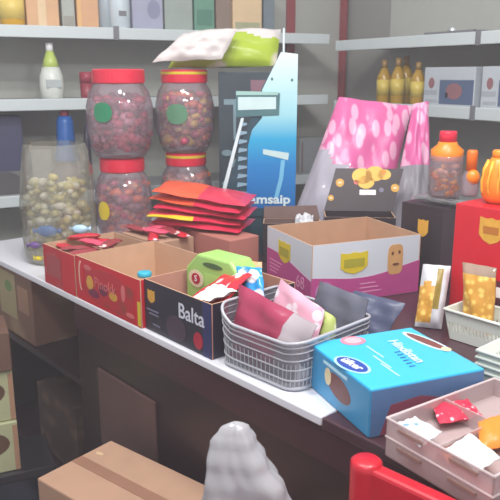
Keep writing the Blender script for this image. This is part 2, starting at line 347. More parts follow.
packet('snack_packet', 'blue and white packet standing behind the maroon pouch', 'packet', [atY(238, 292, 1.52), atY(265, 300, 1.47), atY(262, 268, 1.52), atY(236, 266, 1.57)], .025, bw, 7)
packet('snack_packet', 'cream and orange topped packet behind the blue and white packet', 'packet', [atY(228, 290, 1.62), atY(262, 296, 1.6), atY(262, 262, 1.64), atY(232, 260, 1.66)], .02, mat('apricot_wrap', (226, 168, 120), .4), 8)

# ---------------------------------------------------------------- silver basket
bx0, bx1 = -.424, -.190
BF = Frame(*K.w(bx0, .012).xy, TD + 3)
def kb(x, y, z): return BF.w(x - bx0, y - .012, z)
BK = frame_thing('plastic_basket', 'silver grey ribbed plastic basket with a dipped front rim on the counter edge', 'basket', bx0, .012, ZT, math.radians(3))
slv = mat('silver_plastic', (176, 178, 186), .3, spec=.6, var=.05); slc = clear('smoky_plastic', (150, 152, 162), body=.45, gloss=.5)
Wb, Db, Hb = bx1 - bx0, .25, .098; Rb = .035
def loop(grow, z, n=6):
    pts = []
    x0, x1, y0, y1 = -grow, Wb + grow, -grow * 0, Db + grow
    for cx, cy, a0 in ((x1 - Rb, y0 + Rb, -90), (x1 - Rb, y1 - Rb, 0), (x0 + Rb, y1 - Rb, 90), (x0 + Rb, y0 + Rb, 180)):
        for i in range(n + 1):
            a = math.radians(a0 + 90 * i / n); pts.append(Vector((cx + Rb * math.cos(a), cy + Rb * math.sin(a), z)))
    return pts
def rimz(p): return Hb + (.032 * max(0, 1 - p.x / .05) if p.y < .2 else 0) + (.01 * max(0, (p.x - .2) / .06))
base = loop(-.012, .004); top_ = loop(0, 0)
def dens(l):
    out = []
    for i in range(len(l)):
        a, c_ = l[i], l[(i + 1) % len(l)]; k = max(1, int((a - c_).length / .012))
        out += [a.lerp(c_, j / k) for j in range(k)]
    return out
top_ = dens(loop(0, 0)); nL = len(top_)
cen = Vector((Wb / 2, Db / 2, 0))
bas_ = [Vector((cen.x + (p.x - cen.x) * .93, .004 + (p.y) * .97, .003)) for p in top_]
topz = [Vector((p.x, p.y, rimz(p))) for p in top_]
b = MB(); b.add(bas_ + topz, [(i, (i + 1) % nL, nL + (i + 1) % nL, nL + i) for i in range(nL)] , slc); b.add(bas_, [tuple(range(nL))], slv); b.build('basket_wall', BK, smooth=False)
b = MB(); b.tube(topz, .0035, slv, 6, True); b.build('rim', BK, smooth=True)
b = MB()
for f_ in (.2, .42, .62, .78, .9): b.tube([bas_[i].lerp(topz[i], f_) + (bas_[i] - cen).normalized() * .001 for i in range(nL)], .0016 if f_ > .3 else .0022, slv, 5, True)
b.build('horizontal_ribs', BK, smooth=True)
b = MB()
for i in range(nL): b.tube([bas_[i], bas_[i].lerp(topz[i], .55)], .0011, slv, 4)
b.build('vertical_ribs', BK)
b = MB(); b.tube([p + Vector((0, 0, .002)) for p in bas_], .004, slv, 6, True); b.build('foot_ring', BK, smooth=True)
# contents of the basket
maroon = mat('maroon_film', (158, 52, 84), .3, var=.1); greyfilm = mat('grey_film', (170, 160, 166), .3)
packet('snack_pouch', 'maroon pouch with translucent grey right side standing in the silver basket', 'pouch',
       [kb(-.405, .035, .912), kb(-.215, .03, .912), kb(-.19, .07, 1.03), kb(-.425, .085, 1.06)], .04, maroon, 11, lambda u, v, s_: greyfilm if u > .68 else maroon, .004)
packet('snack_pouch', 'pale pink crumpled pouch top just behind the maroon pouch', 'pouch', [kb(-.40, .13, .915), kb(-.24, .12, .915), kb(-.24, .15, 1.03), kb(-.38, .165, 1.065)], .03, blotch('pink_white_wrap', (226, 170, 190), (236, 226, 234), 30, (1, 1, 1), (.3, .4), .25), 12)
packet('snack_pouch', 'green and white pouch at the right inside the silver basket', 'pouch', [kb(-.31, .14, .91), kb(-.20, .13, .91), kb(-.215, .16, 1.015), kb(-.31, .18, 1.03)], .025, blotch('green_white_wrap', (176, 190, 110), (230, 232, 222), 24, (1, 1, 1), (.3, .4), .3), 13)
packet('snack_pouch', 'dark grey pouch leaning at the back right of the silver basket', 'pouch', [kb(-.34, .20, .912), kb(-.20, .19, .912), kb(-.19, .235, 1.045), kb(-.33, .24, 1.055)], .02, mat('slate_film', (96, 98, 112), .3), 14)

packet('snack_pouch', 'slate blue pouch lying between the silver basket and the magenta carton', 'pouch', [K.w(-.36, .30, .912), K.w(-.22, .31, .912), K.w(-.20, .37, 1.01), K.w(-.34, .36, 1.01)], .03, mat('slate_blue_film', (74, 80, 106), .4), 15)
# ---------------------------------------------------------------- pink and white open carton
q = [K.hz(261, 228, 1.067), K.hz(312, 246, 1.067), K.hz(424, 245, 1.067)]
e1 = q[1] - q[0]; wpk = e1.length; angp = math.atan2(e1.y, e1.x); dpk = (q[2] - q[1]).length
angp -= math.radians(7); dpk *= 1.17; wpk *= 1.08
PK = frame_thing('display_carton', 'open white and magenta biscuit carton with wavy print and yellow badges', 'carton', q[1].x - wpk * math.cos(angp), q[1].y - wpk * math.sin(angp), ZT, angp)
bluew = mat('cool_white_board', (206, 214, 224), .5, var=.03)
open_carton(wpk, dpk, .167, bluew, mat('tan_inner', (186, 148, 120), .9), PK)
f1 = Face(PK, (0, 0, 0), (1, 0, 0), (0, 0, 1)); f2 = Face(PK, (wpk, 0, 0), (0, 1, 0), (0, 0, 1))
def wave(face, L, f, name='magenta_wave'):
    n = 16; pts = [(0, .001), (L, .001)] + [(L * (1 - i / n), f(1 - i / n)) for i in range(n + 1)]
    face.poly(pts, magenta, name)
wave(f1, wpk, lambda t: .094 + .012 * math.cos(3.2 * (t - .25)) - .016 * t); wave(f2, dpk, lambda t: .062 + .006 * math.cos(6.2 * t) + .026 * t * t + .01 * (1 - t) ** 3)
f1.badge(wpk * .42, .113, .075, .062, yellow, 2); f1.rect(wpk * .42 - .03, .1, wpk * .42 + .03, .126, mat('olive_print', (170, 164, 50), .5), 'badge_band', 3)
for k in range(4): f1.rect(.02, .071 - k * .011, .1 - .01 * k, .074 - k * .011, mat('pink_line', (220, 150, 190), .5), 'printed_line', 2)
f1.text('68', .05, wpk * .78, .05, mat('pink_line', (220, 150, 190), .5), 2)
f2.badge(.13, .108, .085, .06, yellow, 2); f2.rect(.098, .096, .162, .12, mat('olive_print', (170, 164, 50), .5), 'badge_band', 3)
f2.ell(.04, .036, .028, .028, mat('mauve_print', (176, 130, 176), .5), 'printed_seal', 2)
bis = mat('biscuit_print', (206, 160, 104), .6, var=.15, scale=40)
f2.poly([(dpk * .76 + .025 * math.copysign(abs(math.cos(t)) ** .5, math.cos(t)), .104 + .043 * math.copysign(abs(math.sin(t)) ** .5, math.sin(t))) for t in [6.2832 * (i + .5) / 24 for i in range(24)]], bis, 'printed_biscuit', 2); bd = mat('biscuit_dark', (110, 70, 50), .6)
for dx, dz, r_ in ((-.01, .018, .004), (.012, .02, .004)): f2.ell(dpk * .76 + dx, .104 + dz, r_, r_ * 1.3, bd, 'printed_eye', 3)
f2.ell(dpk * .76 + .002, .09, .011, .004, bd, 'printed_mouth', 3)
for k in range(3): f2.rect(.1 + .05, .044 - k * .012, .2 + .01 * k, .047 - k * .012, mat('pink_line', (220, 150, 190), .5), 'printed_line', 2)

# ---------------------------------------------------------------- blue carton
zb = .99; q = [K.hz(312, 340, zb), K.hz(370, 390, zb), K.hz(478, 362, zb)]
e1 = q[1] - q[0]; wb = e1.length; ab = math.atan2(e1.y, e1.x); db = (q[2] - q[1]).length
ab += math.radians(3); db *= .95; wb *= .95; q[0] = q[1] - Vector((math.cos(ab), math.sin(ab), 0)) * wb
BL = frame_thing('wafer_carton', 'glossy sky blue closed carton with navy oval mark and printed wafer', 'carton', q[0].x, q[0].y + .003, ZT, ab)
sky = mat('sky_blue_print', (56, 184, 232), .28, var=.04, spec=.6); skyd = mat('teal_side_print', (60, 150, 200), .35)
b = MB(); b.box(0, wb, 0, db, 0, zb - ZT, sky); b.build('carton_body', BL, bevel=.003)
T = Face(BL, (0, 0, zb - ZT), (1, 0, 0), (0, 1, 0)); Fl = Face(BL, (0, 0, 0), (1, 0, 0), (0, 0, 1)); Fr = Face(BL, (wb, 0, 0), (0, 1, 0), (0, 0, 1))
def bp(px, py): # pixel on the carton's top, in its own plan
    p = K.hz(px, py, zb); d_ = Vector((p.x - q[0].x, p.y - q[0].y - .003, 0)); c_, s_ = math.cos(-ab), math.sin(-ab); return (d_.x * c_ - d_.y * s_, d_.x * s_ + d_.y * c_)
cx, cy = bp(352, 365); T.ell(cx, cy, .044, .025, mat('light_ring', (170, 214, 240), .4), 'oval_ring', 1, rot=.15); T.ell(cx, cy, .038, .020, mat('royal_print', (36, 70, 160), .4), 'printed_oval', 2, rot=.15)
T.text('ülker', .026, cx, cy, white, 3, .15, bold=.0005)
cx, cy = bp(353, 341); T.ell(cx, cy, .022, .026, mat('ring_red', (226, 130, 150), .5), 'printed_seal')
T.ell(cx, cy, .015, .018, mat('pink_seal', (236, 170, 180), .5), 'printed_seal', 2)
a0 = bp(407, 334); a1 = bp(446, 350); an = math.atan2(a1[1] - a0[1], a1[0] - a0[0]); cx, cy = (a0[0] + a1[0]) / 2, (a0[1] + a1[1]) / 2
T.ell(cx, cy, .062, .017, mat('halo_print', (200, 226, 240), .4), 'wafer_halo', 1, rot=an); T.ell(cx, cy, .052, .011, mat('chocolate_print', (120, 70, 66), .4), 'printed_wafer', 2, rot=an); T.ell(a1[0], a1[1], .010, .010, mat('cream_print2', (232, 214, 170), .4), 'wafer_end', 3)
a0 = bp(393, 342); a1 = bp(420, 362); an = math.atan2(a1[1] - a0[1], a1[0] - a0[0])
T.text('Hindistan', .03, (a0[0] + a1[0]) / 2, (a0[1] + a1[1]) / 2, mat('ice_print', (190, 230, 248), .4), 2, an, bold=.0008)
a0 = bp(400, 352); a1 = bp(415, 366)
for k in range(6):
    t_ = k / 5; x = a0[0] + (a1[0] - a0[0]) * t_; y = a0[1] + (a1[1] - a0[1]) * t_ - .006; T.rect(x - .001, y - .006, x + .001, y + .006, mat('royal_print', (36, 70, 160), .4), 'printed_tick', 2)
for k, (x, y) in enumerate([(375, 352), (382, 362), (390, 370)]):
    cx, cy = bp(x, y); T.rect(cx - .03, cy - .0015, cx + .03, cy + .0015, mat('ice_print', (190, 230, 248), .4), 'printed_line', 1)
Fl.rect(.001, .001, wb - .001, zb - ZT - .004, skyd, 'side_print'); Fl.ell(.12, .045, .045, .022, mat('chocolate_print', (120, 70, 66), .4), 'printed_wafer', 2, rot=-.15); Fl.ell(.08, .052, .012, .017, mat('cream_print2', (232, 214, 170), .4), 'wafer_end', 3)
Fl.rect(.06, .072, .15, .078, mat('ice_print', (190, 230, 248), .4), 'printed_line', 2)
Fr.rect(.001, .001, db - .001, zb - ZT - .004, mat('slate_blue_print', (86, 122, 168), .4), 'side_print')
Fr.poly([(.02, .001), (db - .002, .001), (db - .002, .035), (.17, .045), (.10, .062), (.04, .055)], mat('dull_red_print', (140, 70, 88), .45), 'side_picture', 2)

# ---------------------------------------------------------------- compartment trays
tr_m = clear('milky_plastic', (226, 206, 206), body=.5, gloss=.4)
_tc = K.hz(387, 418, ZT + .066)
def tray(label, z, seed, x=_tc.x, y=_tc.y):
    t = frame_thing('compartment_tray', label, 'tray', x, y, z, math.radians(-7)); W_, D_, H_ = .205, .27, .034; th = .0022
    b_ = MB()
    for a in ((0, W_, 0, th), (0, W_, D_ - th, D_), (0, th, 0, D_), (W_ - th, W_, 0, D_)): b_.box(*a, 0, H_, tr_m)
    b_.box(0, W_, 0, D_, 0, th, tr_m); b_.build('tray_body', t)
    for x_ in (W_ / 2,): d_ = MB(); d_.box(x_ - th / 2, x_ + th / 2, th, D_ - th, th, H_ - .002, tr_m); d_.build('divider', t)
    d_ = MB(); d_.box(th, W_ - th, D_ / 2 - th / 2, D_ / 2 + th / 2, th, H_ - .002, tr_m); d_.build('divider', t)
    r_ = MB(); r_.tube([(0, 0, H_), (W_, 0, H_), (W_, D_, H_), (0, D_, H_)], .0022, mat('milky_rim', (214, 200, 200), .35), 6, True); r_.build('rim', t)
    for x_ in (W_ / 4, W_ * .75): h_ = MB(); h_.box(x_ - .025, x_ + .025, -.003, -.0002, H_ - .012, H_ - .007, mat('brown_notch', (150, 120, 112), .5)); h_.build('finger_notch', t)
    return t
tray('lower clear plastic compartment tray under another, beside the blue carton', ZT, 1)
TR = tray('upper clear plastic compartment tray holding small coloured packets', ZT + .032, 2)
zc = ZT + .066
def flatpack(label, pts, th, m, seed, name='sweet_packet', z=zc - .008):
    c = [K.w(K.hz(x, y, z).x, K.hz(x, y, z).y, z + dz) for x, y, dz in pts]
    return packet(name, label, 'packet', c, th, m, seed, wr=.0015, nu=10, nv=10)
wb_m = blotch('white_blue_card', (226, 232, 240), (120, 160, 190), 40, (1, 1, 1), (.15, .3), .4)
flatpack('white and blue card packet in the front left tray compartment', [(420, 443, -.008), (442, 432, 0), (415, 417, 0), (397, 421, -.004)], .008, wb_m, 21)
flatpack('pink and red speckled sweets packet in the tray compartment behind the white card', [(440, 419, -.01), (484, 411, -.01), (468, 396, -.006), (432, 402, -.006)], .016, blotch('red_speckle', (204, 44, 74), (240, 200, 210), 90, (1, 1, 1), (.2, .35), .4), 22)
flatpack('white packet with orange corner standing proud of the front tray rim', [(478, 470, -.004), (500, 460, .004), (470, 437, .006), (446, 448, -.002)], .012, white, 23)
flatpack('small orange packet under the edge of the white packet', [(450, 455, -.014), (468, 450, -.012), (456, 440, -.01), (440, 445, -.012)], .01, orange, 24)
flatpack('orange packet at the right edge of the tray', [(480, 446, -.008), (520, 440, -.008), (505, 416, .004), (478, 424, .004)], .022, mat('orange_film', (250, 140, 50), .35), 25)
flatpack('green packet lying behind the tray at the right edge of the picture', [(476, 408, -.04), (525, 402, -.04), (510, 384, -.04), (470, 389, -.04)], .02, mat('green_film', (70, 190, 110), .35), 26)

# ---------------------------------------------------------------- white nested baskets
wp = mat('white_plastic', (222, 228, 220), .4, var=.03)
def slotted(lab, x, y, z0, W_, D_, H_, group=None):
    t = frame_thing('slotted_basket', lab, 'basket', x, y, z0, 0, group); inn = Vector((W_ / 2, D_ / 2, 0))
    f0 = lambda p_, f: p_.lerp(inn, .10 * (1 - f)) + Vector((0, 0, H_ * f + .001))
    b_ = MB(); cs = [(0, 0, 0), (W_, 0, 0), (W_, D_, 0), (0, D_, 0)]
    for i in range(4):
        a_, c_ = Vector(cs[i]), Vector(cs[(i + 1) % 4]); n_ = int((c_ - a_).length / .009); nrm = Vector(((c_ - a_).y, -(c_ - a_).x, 0)).normalized() * -.002
        for q_ in range(n_):
            u0 = a_.lerp(c_, q_ / n_); u1 = a_.lerp(c_, (q_ + .6) / n_); b_.prism([f0(u0, .3), f0(u1, .3), f0(u1, .6), f0(u0, .6)], nrm, wp)
        for lo, hi in ((0, .32), (.58, 1)): b_.prism([f0(a_, lo), f0(c_, lo), f0(c_, hi), f0(a_, hi)], nrm, wp)
    b_.build('slotted_wall', t)
    b_ = MB(); b_.prism([Vector(c_).lerp(inn, .12) + Vector((0, 0, .0005)) for c_ in cs], (0, 0, .002), wp); b_.build('basket_floor', t)
    b_ = MB(); b_.tube([Vector(c_) + Vector((0, 0, H_)) for c_ in cs], .004, wp, 8, True); b_.build('rim', t, smooth=True)
wb0 = K.hz(444, 309, .97); slotted('single white slotted basket holding the golden nuts bag before the red carton', wb0.x, wb0.y, ZT, .34, .105, .07)
nb = K.hz(477, 351, .984)
for k, lab in enumerate(['lowest white plastic basket of the nested stack at the right edge', 'second white plastic basket up in the nested stack', 'third white plastic basket up in the nested stack', 'topmost white plastic basket of the nested stack']):
    slotted(lab, nb.x, nb.y, ZT + k * .0135, .34, min(.15, wb0.y - nb.y - .012), .045, 'nested white baskets')
# snack bags
nut = blotch('nut_print', (206, 150, 60), (240, 206, 110), 60, (1, 1, 1), (.2, .5), .4); clr = mat('pale_wrap', (206, 206, 212), .3)
c4 = [atY(414, 335, 1.62), atY(441, 335, 1.60), atY(451, 266, 1.66), atY(423, 264, 1.68)]
c4 = [Vector((p.x, p.y, max(p.z, .902))) for p in c4]
packet('nut_bag', 'silver grey bag with golden nuts window leaning left of the white baskets', 'bag', c4, .05, clr, 31, lambda u, v, s_: nut if (u < .58 and .06 < v < .72 - .3 * abs(u - .3) and s_ > 0) else (mat('olive_film', (150, 130, 60), .4) if (u > .55 and .3 < v < .93 and u < .8) else clr), .003)
yy = wb0.y + .05; c4 = [K.w(*K.hy(465, 330, yy)), K.w(*K.hy(492, 336, yy)), K.w(*K.hy(497, 268, yy + .02)), K.w(*K.hy(463, 262, yy + .02))]
packet('nut_bag', 'golden nuts bag with clear top standing in the single white basket', 'bag', c4, .05, nut, 32, lambda u, v, s_: clear('bag_top', (200, 180, 160), .5) if v > .84 else (mat('label_white', (226, 200, 190), .5) if v < .16 and .2 < u < .8 else nut), .003)

# ---------------------------------------------------------------- tall cartons at the back right
yb = .62; ybk = .80
r0 = K.hy(456, 203, yb); r1x = r0.x + .34
RC = frame_thing('tall_carton', 'tall bright red carton with gold shield at the right edge of the picture', 'carton', r0.x, yb, ZT)
hR = r0.z - ZT; b = MB(); b.box(0, .34, 0, .145, 0, hR, red_p); b.build('carton_body', RC, bevel=.002)
fr_ = Face(RC, (0, 0, 0), (1, 0, 0), (0, 0, 1)); bc = K.hy(491, 231, yb); fr_.badge(bc.x - r0.x, bc.z - ZT, .06, .062, gold); fr_.rect(bc.x - r0.x - .02, bc.z - ZT - .008, bc.x - r0.x + .02, bc.z - ZT + .01, mat('bronze_print', (180, 110, 40), .5), 'badge_band', 2)
g0 = K.hy(492, 292, yb); fr_.rect(g0.x - r0.x, g0.z - ZT - .04, .33, g0.z - ZT + .03, mat('dark_plum', (90, 40, 60), .5), 'printed_block')
fr_.rect(g0.x - r0.x + .01, g0.z - ZT - .01, .33, g0.z - ZT + .015, white, 'printed_block', 2)
k0 = K.hy(402, 202, ybk); hK = K.hy(430, 206, ybk).z - ZT; wK = K.hy(460, 206, ybk).x - k0.x
BC = frame_thing('tall_carton', 'tall black closed carton with small gold shield left of the red carton', 'carton', k0.x, ybk, ZT)
b = MB(); b.box(0, wK, 0, .10, 0, hK, black); b.build('carton_body', BC, bevel=.002)
fk = Face(BC, (0, 0, 0), (1, 0, 0), (0, 0, 1)); bc = K.hy(423, 228, ybk); fk.badge(bc.x - k0.x, bc.z - ZT, .035, .05, gold)
fk.rect(wK * .74, .002, wK - .002, hK - .004, mat('soft_black', (64, 54, 62), .4), 'side_print')
b = MB(); b.pillow([(0.01, .02, 0), (wK - .01, .02, 0), (wK - .01, .09, 0), (.01, .09, 0)], .018, film, 12, 10, .003, 41); o = b.build('plastic_wrap', smooth=True, loc=K.w(k0.x, ybk, ZT + hK + .012), rz=K.t); tag(o, 'crumpled clear plastic wrap lying on top of the tall black carton', 'wrap')

# toys / jars on the cartons
def orange_jar(px, py, top, wpx, label, ylo, lidm=lidred):
    p_ = K.hy(px, py, ylo); z0 = ZT + (hK + .022 if px < 456 else hR + .001); t = thing('orange_jar', label, 'jar', K.w(p_.x, ylo, z0), 0)
    d_ = K.w(p_.x, ylo, 0).y; r = wpx / 2 / 721 * d_; H_ = atY(px, top, d_).z - z0
    return t, r, H_
t, r, H_ = orange_jar(444, 200, 131, 34, 'clear jar of orange sweets with orange collar and red lid on the black carton', ybk + .05)
b = MB(); b.lathe([(r * .8, 0), (r, .01), (r, H_ * .62), (r * .85, H_ * .68)], jarfilm, 24); b.build('jar_body', t, smooth=True)
b = MB(); b.lathe([(r * .86, H_ * .55), (r * .95, H_ * .6), (r * .97, H_ * .72), (r * .6, H_ * .8), (r * .55, H_ * .84)], orange, 24); b.build('orange_collar', t, smooth=True)
b = MB(); b.lathe([(r * .52, H_ * .8), (r * .52, H_ * .98), (r * .48, H_)], lidred, 24); b.build('lid', t, smooth=True)
def sweets(name, label, c, r, z0, z1, mats_, n, s=.014, seed=1, sq=(1, 1)):
    rn = random.Random(seed); b_ = MB()
    for i in range(n):
        a = rn.uniform(0, 6.28); rr = r * math.sqrt(rn.uniform(.25, 1)); z = rn.uniform(z0, z1)
        k = s * rn.uniform(.7, 1.2)
        b_.ell((rr * math.cos(a), rr * math.sin(a), z), (k * 1.3, k * .8, k * .75), rn.choice(mats_), rn.uniform(0, 3), rn.uniform(-1, 1), 7, 4)
    o_ = b_.build(name, smooth=True, loc=c); tag(o_, label, 'sweets', kind='stuff'); return o_
sweets('orange_sweets', 'orange sweets inside the red lidded jar on the black carton', t.location, r * .72, .012, H_ * .5, [orange, mat('amber', (250, 180, 60), .4), mat('peach', (230, 170, 130), .5)], 40, .01, 5)
t, r, H_ = orange_jar(469, 200, 150, 18, 'slim clear bottle with orange cap behind the red carton', yb + .11)
b = MB(); b.lathe([(r * .9, 0), (r, .01), (r, H_ * .4), (r * .6, H_ * .56)], jarfilm, 20); b.build('bottle_body', t, smooth=True)
b = MB(); b.lathe([(r * .62, H_ * .5), (r * .62, H_ * .94), (r * .5, H_)], mat('deep_orange', (226, 110, 30), .4), 20); b.build('cap', t, smooth=True)
b = MB(); b.ell((r * .1, -r * .5, H_ * .42), (r * .8, r * .7, .02), orange, 0, 0, 14, 8); b.build('orange_knob', t, smooth=True)
t, r, H_ = orange_jar(497, 200, 150, 34, 'bulbous orange jar with ridged sides standing on the red carton', yb + .075)
b = MB(); b.lathe([(r * .6, 0), (r * .95, H_ * .12), (r, H_ * .4), (r * .9, H_ * .65), (r * .6, H_ * .82), (r * .5, H_ * .86)], orange, 24); b.build('jar_body', t, smooth=True)
b = MB()
for k in range(10): a = k * .628; b.tube([(r * .97 * math.cos(a) * f_, r * .97 * math.sin(a) * f_, H_ * z_) for f_, z_ in ((.8, .1), (1, .25), (1.05, .42), (.97, .62), (.7, .8))], .004, mat('amber', (250, 180, 60), .4), 5)
b.build('ridges', t, smooth=True)
b = MB(); b.lathe([(r * .5, H_ * .84), (r * .5, H_ * .97), (r * .42, H_)], orange, 20); b.build('lid', t, smooth=True)

# ---------------------------------------------------------------- black printed carton with raised lid
EF = Frame(*atY(325, 216, 2.22).xy, -4)
l0 = EF.hy(325, 216, 0); l1 = EF.hy(396, 218, 0); hE = l1.z - ZT; wE = l1.x - l0.x
EB = thing('lidded_carton', 'black carton with raised lid printed with small faces and a yellow cloud', 'carton', EF.w(0, 0, ZT), EF.t)
open_carton(wE, .11, hE, black, black, EB)
t0 = EF.hy(336, 166, .14); t1 = EF.hy(404, 184, .14)
lt = [Vector((0, .108, hE)), Vector((wE, .108, hE))]; tl = Vector((t0.x, .15, (t0.z + t1.z) / 2 - ZT + .02))
X_ = Vector((1, 0, 0)); Y_ = (tl - lt[0]); LH = Y_.length; Yp = (Y_ - X_ * Y_.dot(X_)).normalized(); sk = Y_.dot(X_); LHp = Y_.dot(Yp)
fl = Face(EB, lt[0], X_, Yp)
fl.poly([(0, 0), (wE, 0), (wE + sk, LHp), (sk, LHp)], mat('charcoal_print', (58, 48, 54), .4), 'lid', 1, .003)
def em(u, v, r_, m_, nm='printed_face', asp=1, lay=7): fl.ell(sk * v + wE * u, LHp * v, r_, r_ * asp, m_, nm, lay)
for a_ in ((.12, .66, .014), (.95, .55, .014), (.05, .3, .010)): em(*a_, gold); em(a_[0], a_[1], a_[2] * .5, mat('cream_logo', (226, 214, 180), .5), 'printed_face', .5, 8)
em(.36, .68, .009, mat('rose_print', (214, 110, 110), .5)); em(.76, .5, .008, mat('dim_print', (120, 116, 140), .5)); em(.5, .4, .012, mat('dim_print', (120, 116, 140), .5), asp=.4)
cld = mat('cloud_yellow', (240, 190, 80), .4)
for (u, v, r_) in ((.42, .82, .034), (.60, .88, .032), (.5, .68, .028), (.74, .86, .022)): em(u, v, r_, cld, 'yellow_cloud', .8)
em(.72, .92, .008, orange, 'cloud_spot', 1, 9); fl.rect(sk * .6 + wE * .42, LHp * .38, sk * .6 + wE * .66, LHp * .5, white, 'printed_ribbon', 8)
# dark open carton to its left
OF = Frame(*atY(263, 222, 2.23).xy, -3); o1 = OF.hy(321, 224, 0); hO = o1.z - ZT
OB = thing('open_carton', 'dark open carton behind the white and magenta carton with a folded flap', 'carton', OF.w(0, 0, ZT), OF.t)
dbb = mat('dim_brown_board', (110, 88, 84), .9)
open_carton(o1.x, .085, hO, black, dbb, OB)
b = MB(); b.prism([(0, .085, hO), (o1.x, .085, hO), (o1.x - .01, .10, hO + .04), (.0, .10, hO + .035)], (0, 0, .003), dbb); b.build('flap', OB)
packet('plastic_wrap', 'crumpled white plastic in the dark open carton', 'wrap', [OF.w(.1, .03, ZT + hO - .012), OF.w(.165, .02, ZT + hO - .012), OF.w(.165, .07, ZT + hO + .012), OF.w(.11, .075, ZT + hO + .014)], .03, mat('cloudy_plastic', (206, 208, 212), .3), 44, wr=.008)

# ---------------------------------------------------------------- pink packs in clear sleeves
pinkm = blotch('pink_petals', (222, 104, 164), (238, 178, 208), 20, (1.5, .8, .62), (.36, .47), .3, (0, .8, 0))
lil = clear('cloudy_sleeve', (214, 210, 226), body=.72, gloss=.5)
Yp_ = 2.52
c4 = [Vector((atY(300, 215, Yp_).x, Yp_ - .02, ZT + .005)), Vector((atY(380, 215, Yp_).x, Yp_ - .02, ZT + .005)), atY(412, 106, Yp_ + .12), atY(339, 97, Yp_ + .12)]
c4[0].x = atY(283, 240, Yp_).x
packet('pink_pack', 'pink petal printed pack in a cloudy sleeve leaning left', 'package', c4, .09, pinkm, 51, lambda u, v, s_: pinkm if v > (.64 - .34 * u + .015 * math.sin(20 * u)) else lil, .006, nu=24, nv=30)
c4 = [Vector((atY(384, 215, Yp_ - .1).x, Yp_ - .12, ZT + .005)), Vector((atY(430, 215, Yp_ - .1).x, Yp_ - .12, ZT + .005)), atY(429, 101, Yp_ + .0), atY(398, 108, Yp_ + .0)]
c4[3] = atY(413, 104, Yp_)
greysl = mat('grey_sleeve', (150, 146, 156), .35)
packet('pink_pack', 'narrower pink petal pack with grey lower sleeve behind the black carton', 'package', c4, .07, pinkm, 52, lambda u, v, s_: pinkm if v > .56 else greysl, .005, nu=20, nv=30)

# ---------------------------------------------------------------- razor display card
Yc = 2.34
def cp(px, py): p = atY(px, py, Yc); return (p.x, p.z)
CD = thing('razor_display', 'tall blue and white razor display card with slanted left edge', 'display', (atY(262, 200, Yc).x, Yc, ZT), 0)
def cl(px, py): a_, c_ = cp(px, py); return (a_ - CD.location.x, c_ - ZT)
fcd = Face(CD, (0, 0, 0), (1, 0, 0), (0, 0, 1)); 
def P2(pts): return [cl(*p_) for p_ in pts][::-1]
teal = mat('dark_teal_print', (40, 70, 84), .35, var=.2)
bottom = [(x, 0.0) for x in (cl(294, 210)[0], cl(223, 210)[0])]
b = MB(); out = [cl(281, 52), cl(298, 54), bottom[0], bottom[1], cl(223, 196), cl(262, 88)]
b.prism([Vector((x, .002, z)) for x, z in out], (0, .006, 0), teal); b.build('card_back', CD)
zt_, zbm = cl(290, 52)[1], cl(290, 212)[1]
gm_ = ramp_z('blue_card_print', [(0, (20, 100, 168)), (.3, (26, 122, 190)), (.47, (40, 160, 206)), (.62, (150, 204, 216)), (1, (206, 226, 228))], zbm, zt_)
fcd.poly([cl(*p_) for p_ in [(281, 52), (262, 90), (262, 118), (252, 130), (248, 146), (246, 212), (295, 212), (298, 54)]], gm_, 'blue_white_print', 1, .001)
fcd.poly([cl(*p_) for p_ in [(244, 118), (241, 118), (222, 190), (226, 190)]], mat('ice_white', (206, 222, 228), .4), 'white_edge_strip', 2, .002)
rz_m = mat('pale_steel_print', (190, 214, 216), .35); dkt = mat('teal_line', (70, 110, 116), .4)
fcd.poly([cl(*p_) for p_ in [(236, 91), (236, 117), (279, 115), (280, 93)]], dkt, 'printed_razor_head', 3, .002)
fcd.poly([cl(*p_) for p_ in [(238, 97), (238, 110), (276, 109), (276, 97)]], rz_m, 'printed_blade', 7)
fcd.poly([cl(*p_) for p_ in [(236, 91), (236, 95), (278, 95), (278, 92)]], mat('sage_print', (150, 190, 184), .4), 'printed_blade', 7)
for k in range(9):
    y = 122 + k * 8.6; fcd.poly([cl(*p_) for p_ in [(240 - k * .3, y), (239 - k * .3, y + 5), (247, y + 3), (247, y + 1)]], mat('steel_tooth', (130, 160, 180), .4), 'printed_tooth', 2)
fcd.poly([cl(*p_) for p_ in [(263, 149), (263, 154), (288, 160), (289, 153)]], rz_m, 'printed_razor', 3, .001)
fcd.poly([cl(*p_) for p_ in [(281, 160), (279, 178), (274, 198), (278, 198), (283, 179), (285, 160)]], mat('sky_handle', (110, 180, 216), .4), 'printed_handle', 3, .001)
fcd.ell(*cl(272, 79), .004, .005, dkt, 'rivet', 3); fcd.ell(*cl(292, 80), .004, .005, dkt, 'rivet', 3)
fcd.poly([cl(*p_) for p_ in [(228, 208), (228, 216), (295, 216), (295, 208)]], teal, 'teal_band', 3, .001)
cc = cl(270, 199.5); fcd.text('amsaip', .042, cc[0], cc[1], mat('ice_white', (206, 222, 228), .4), 5, bold=.0012, sx=1.2)
hk = cl(284, 28); b = MB(); b.tube([(hk[0], .004, zt_ - .03), (hk[0], .004, hk[1])], .0035, mat('ice_white', (206, 222, 228), .4), 6); b.build('hanging_rod', CD)
b = MB(); b.prism([Vector((cl(285, 60)[0], .008, .45)), Vector((cl(285, 60)[0], .008, .0)), Vector((cl(285, 60)[0], .1, .0))], (.003, 0, 0), teal); b.build('easel_strut', CD)
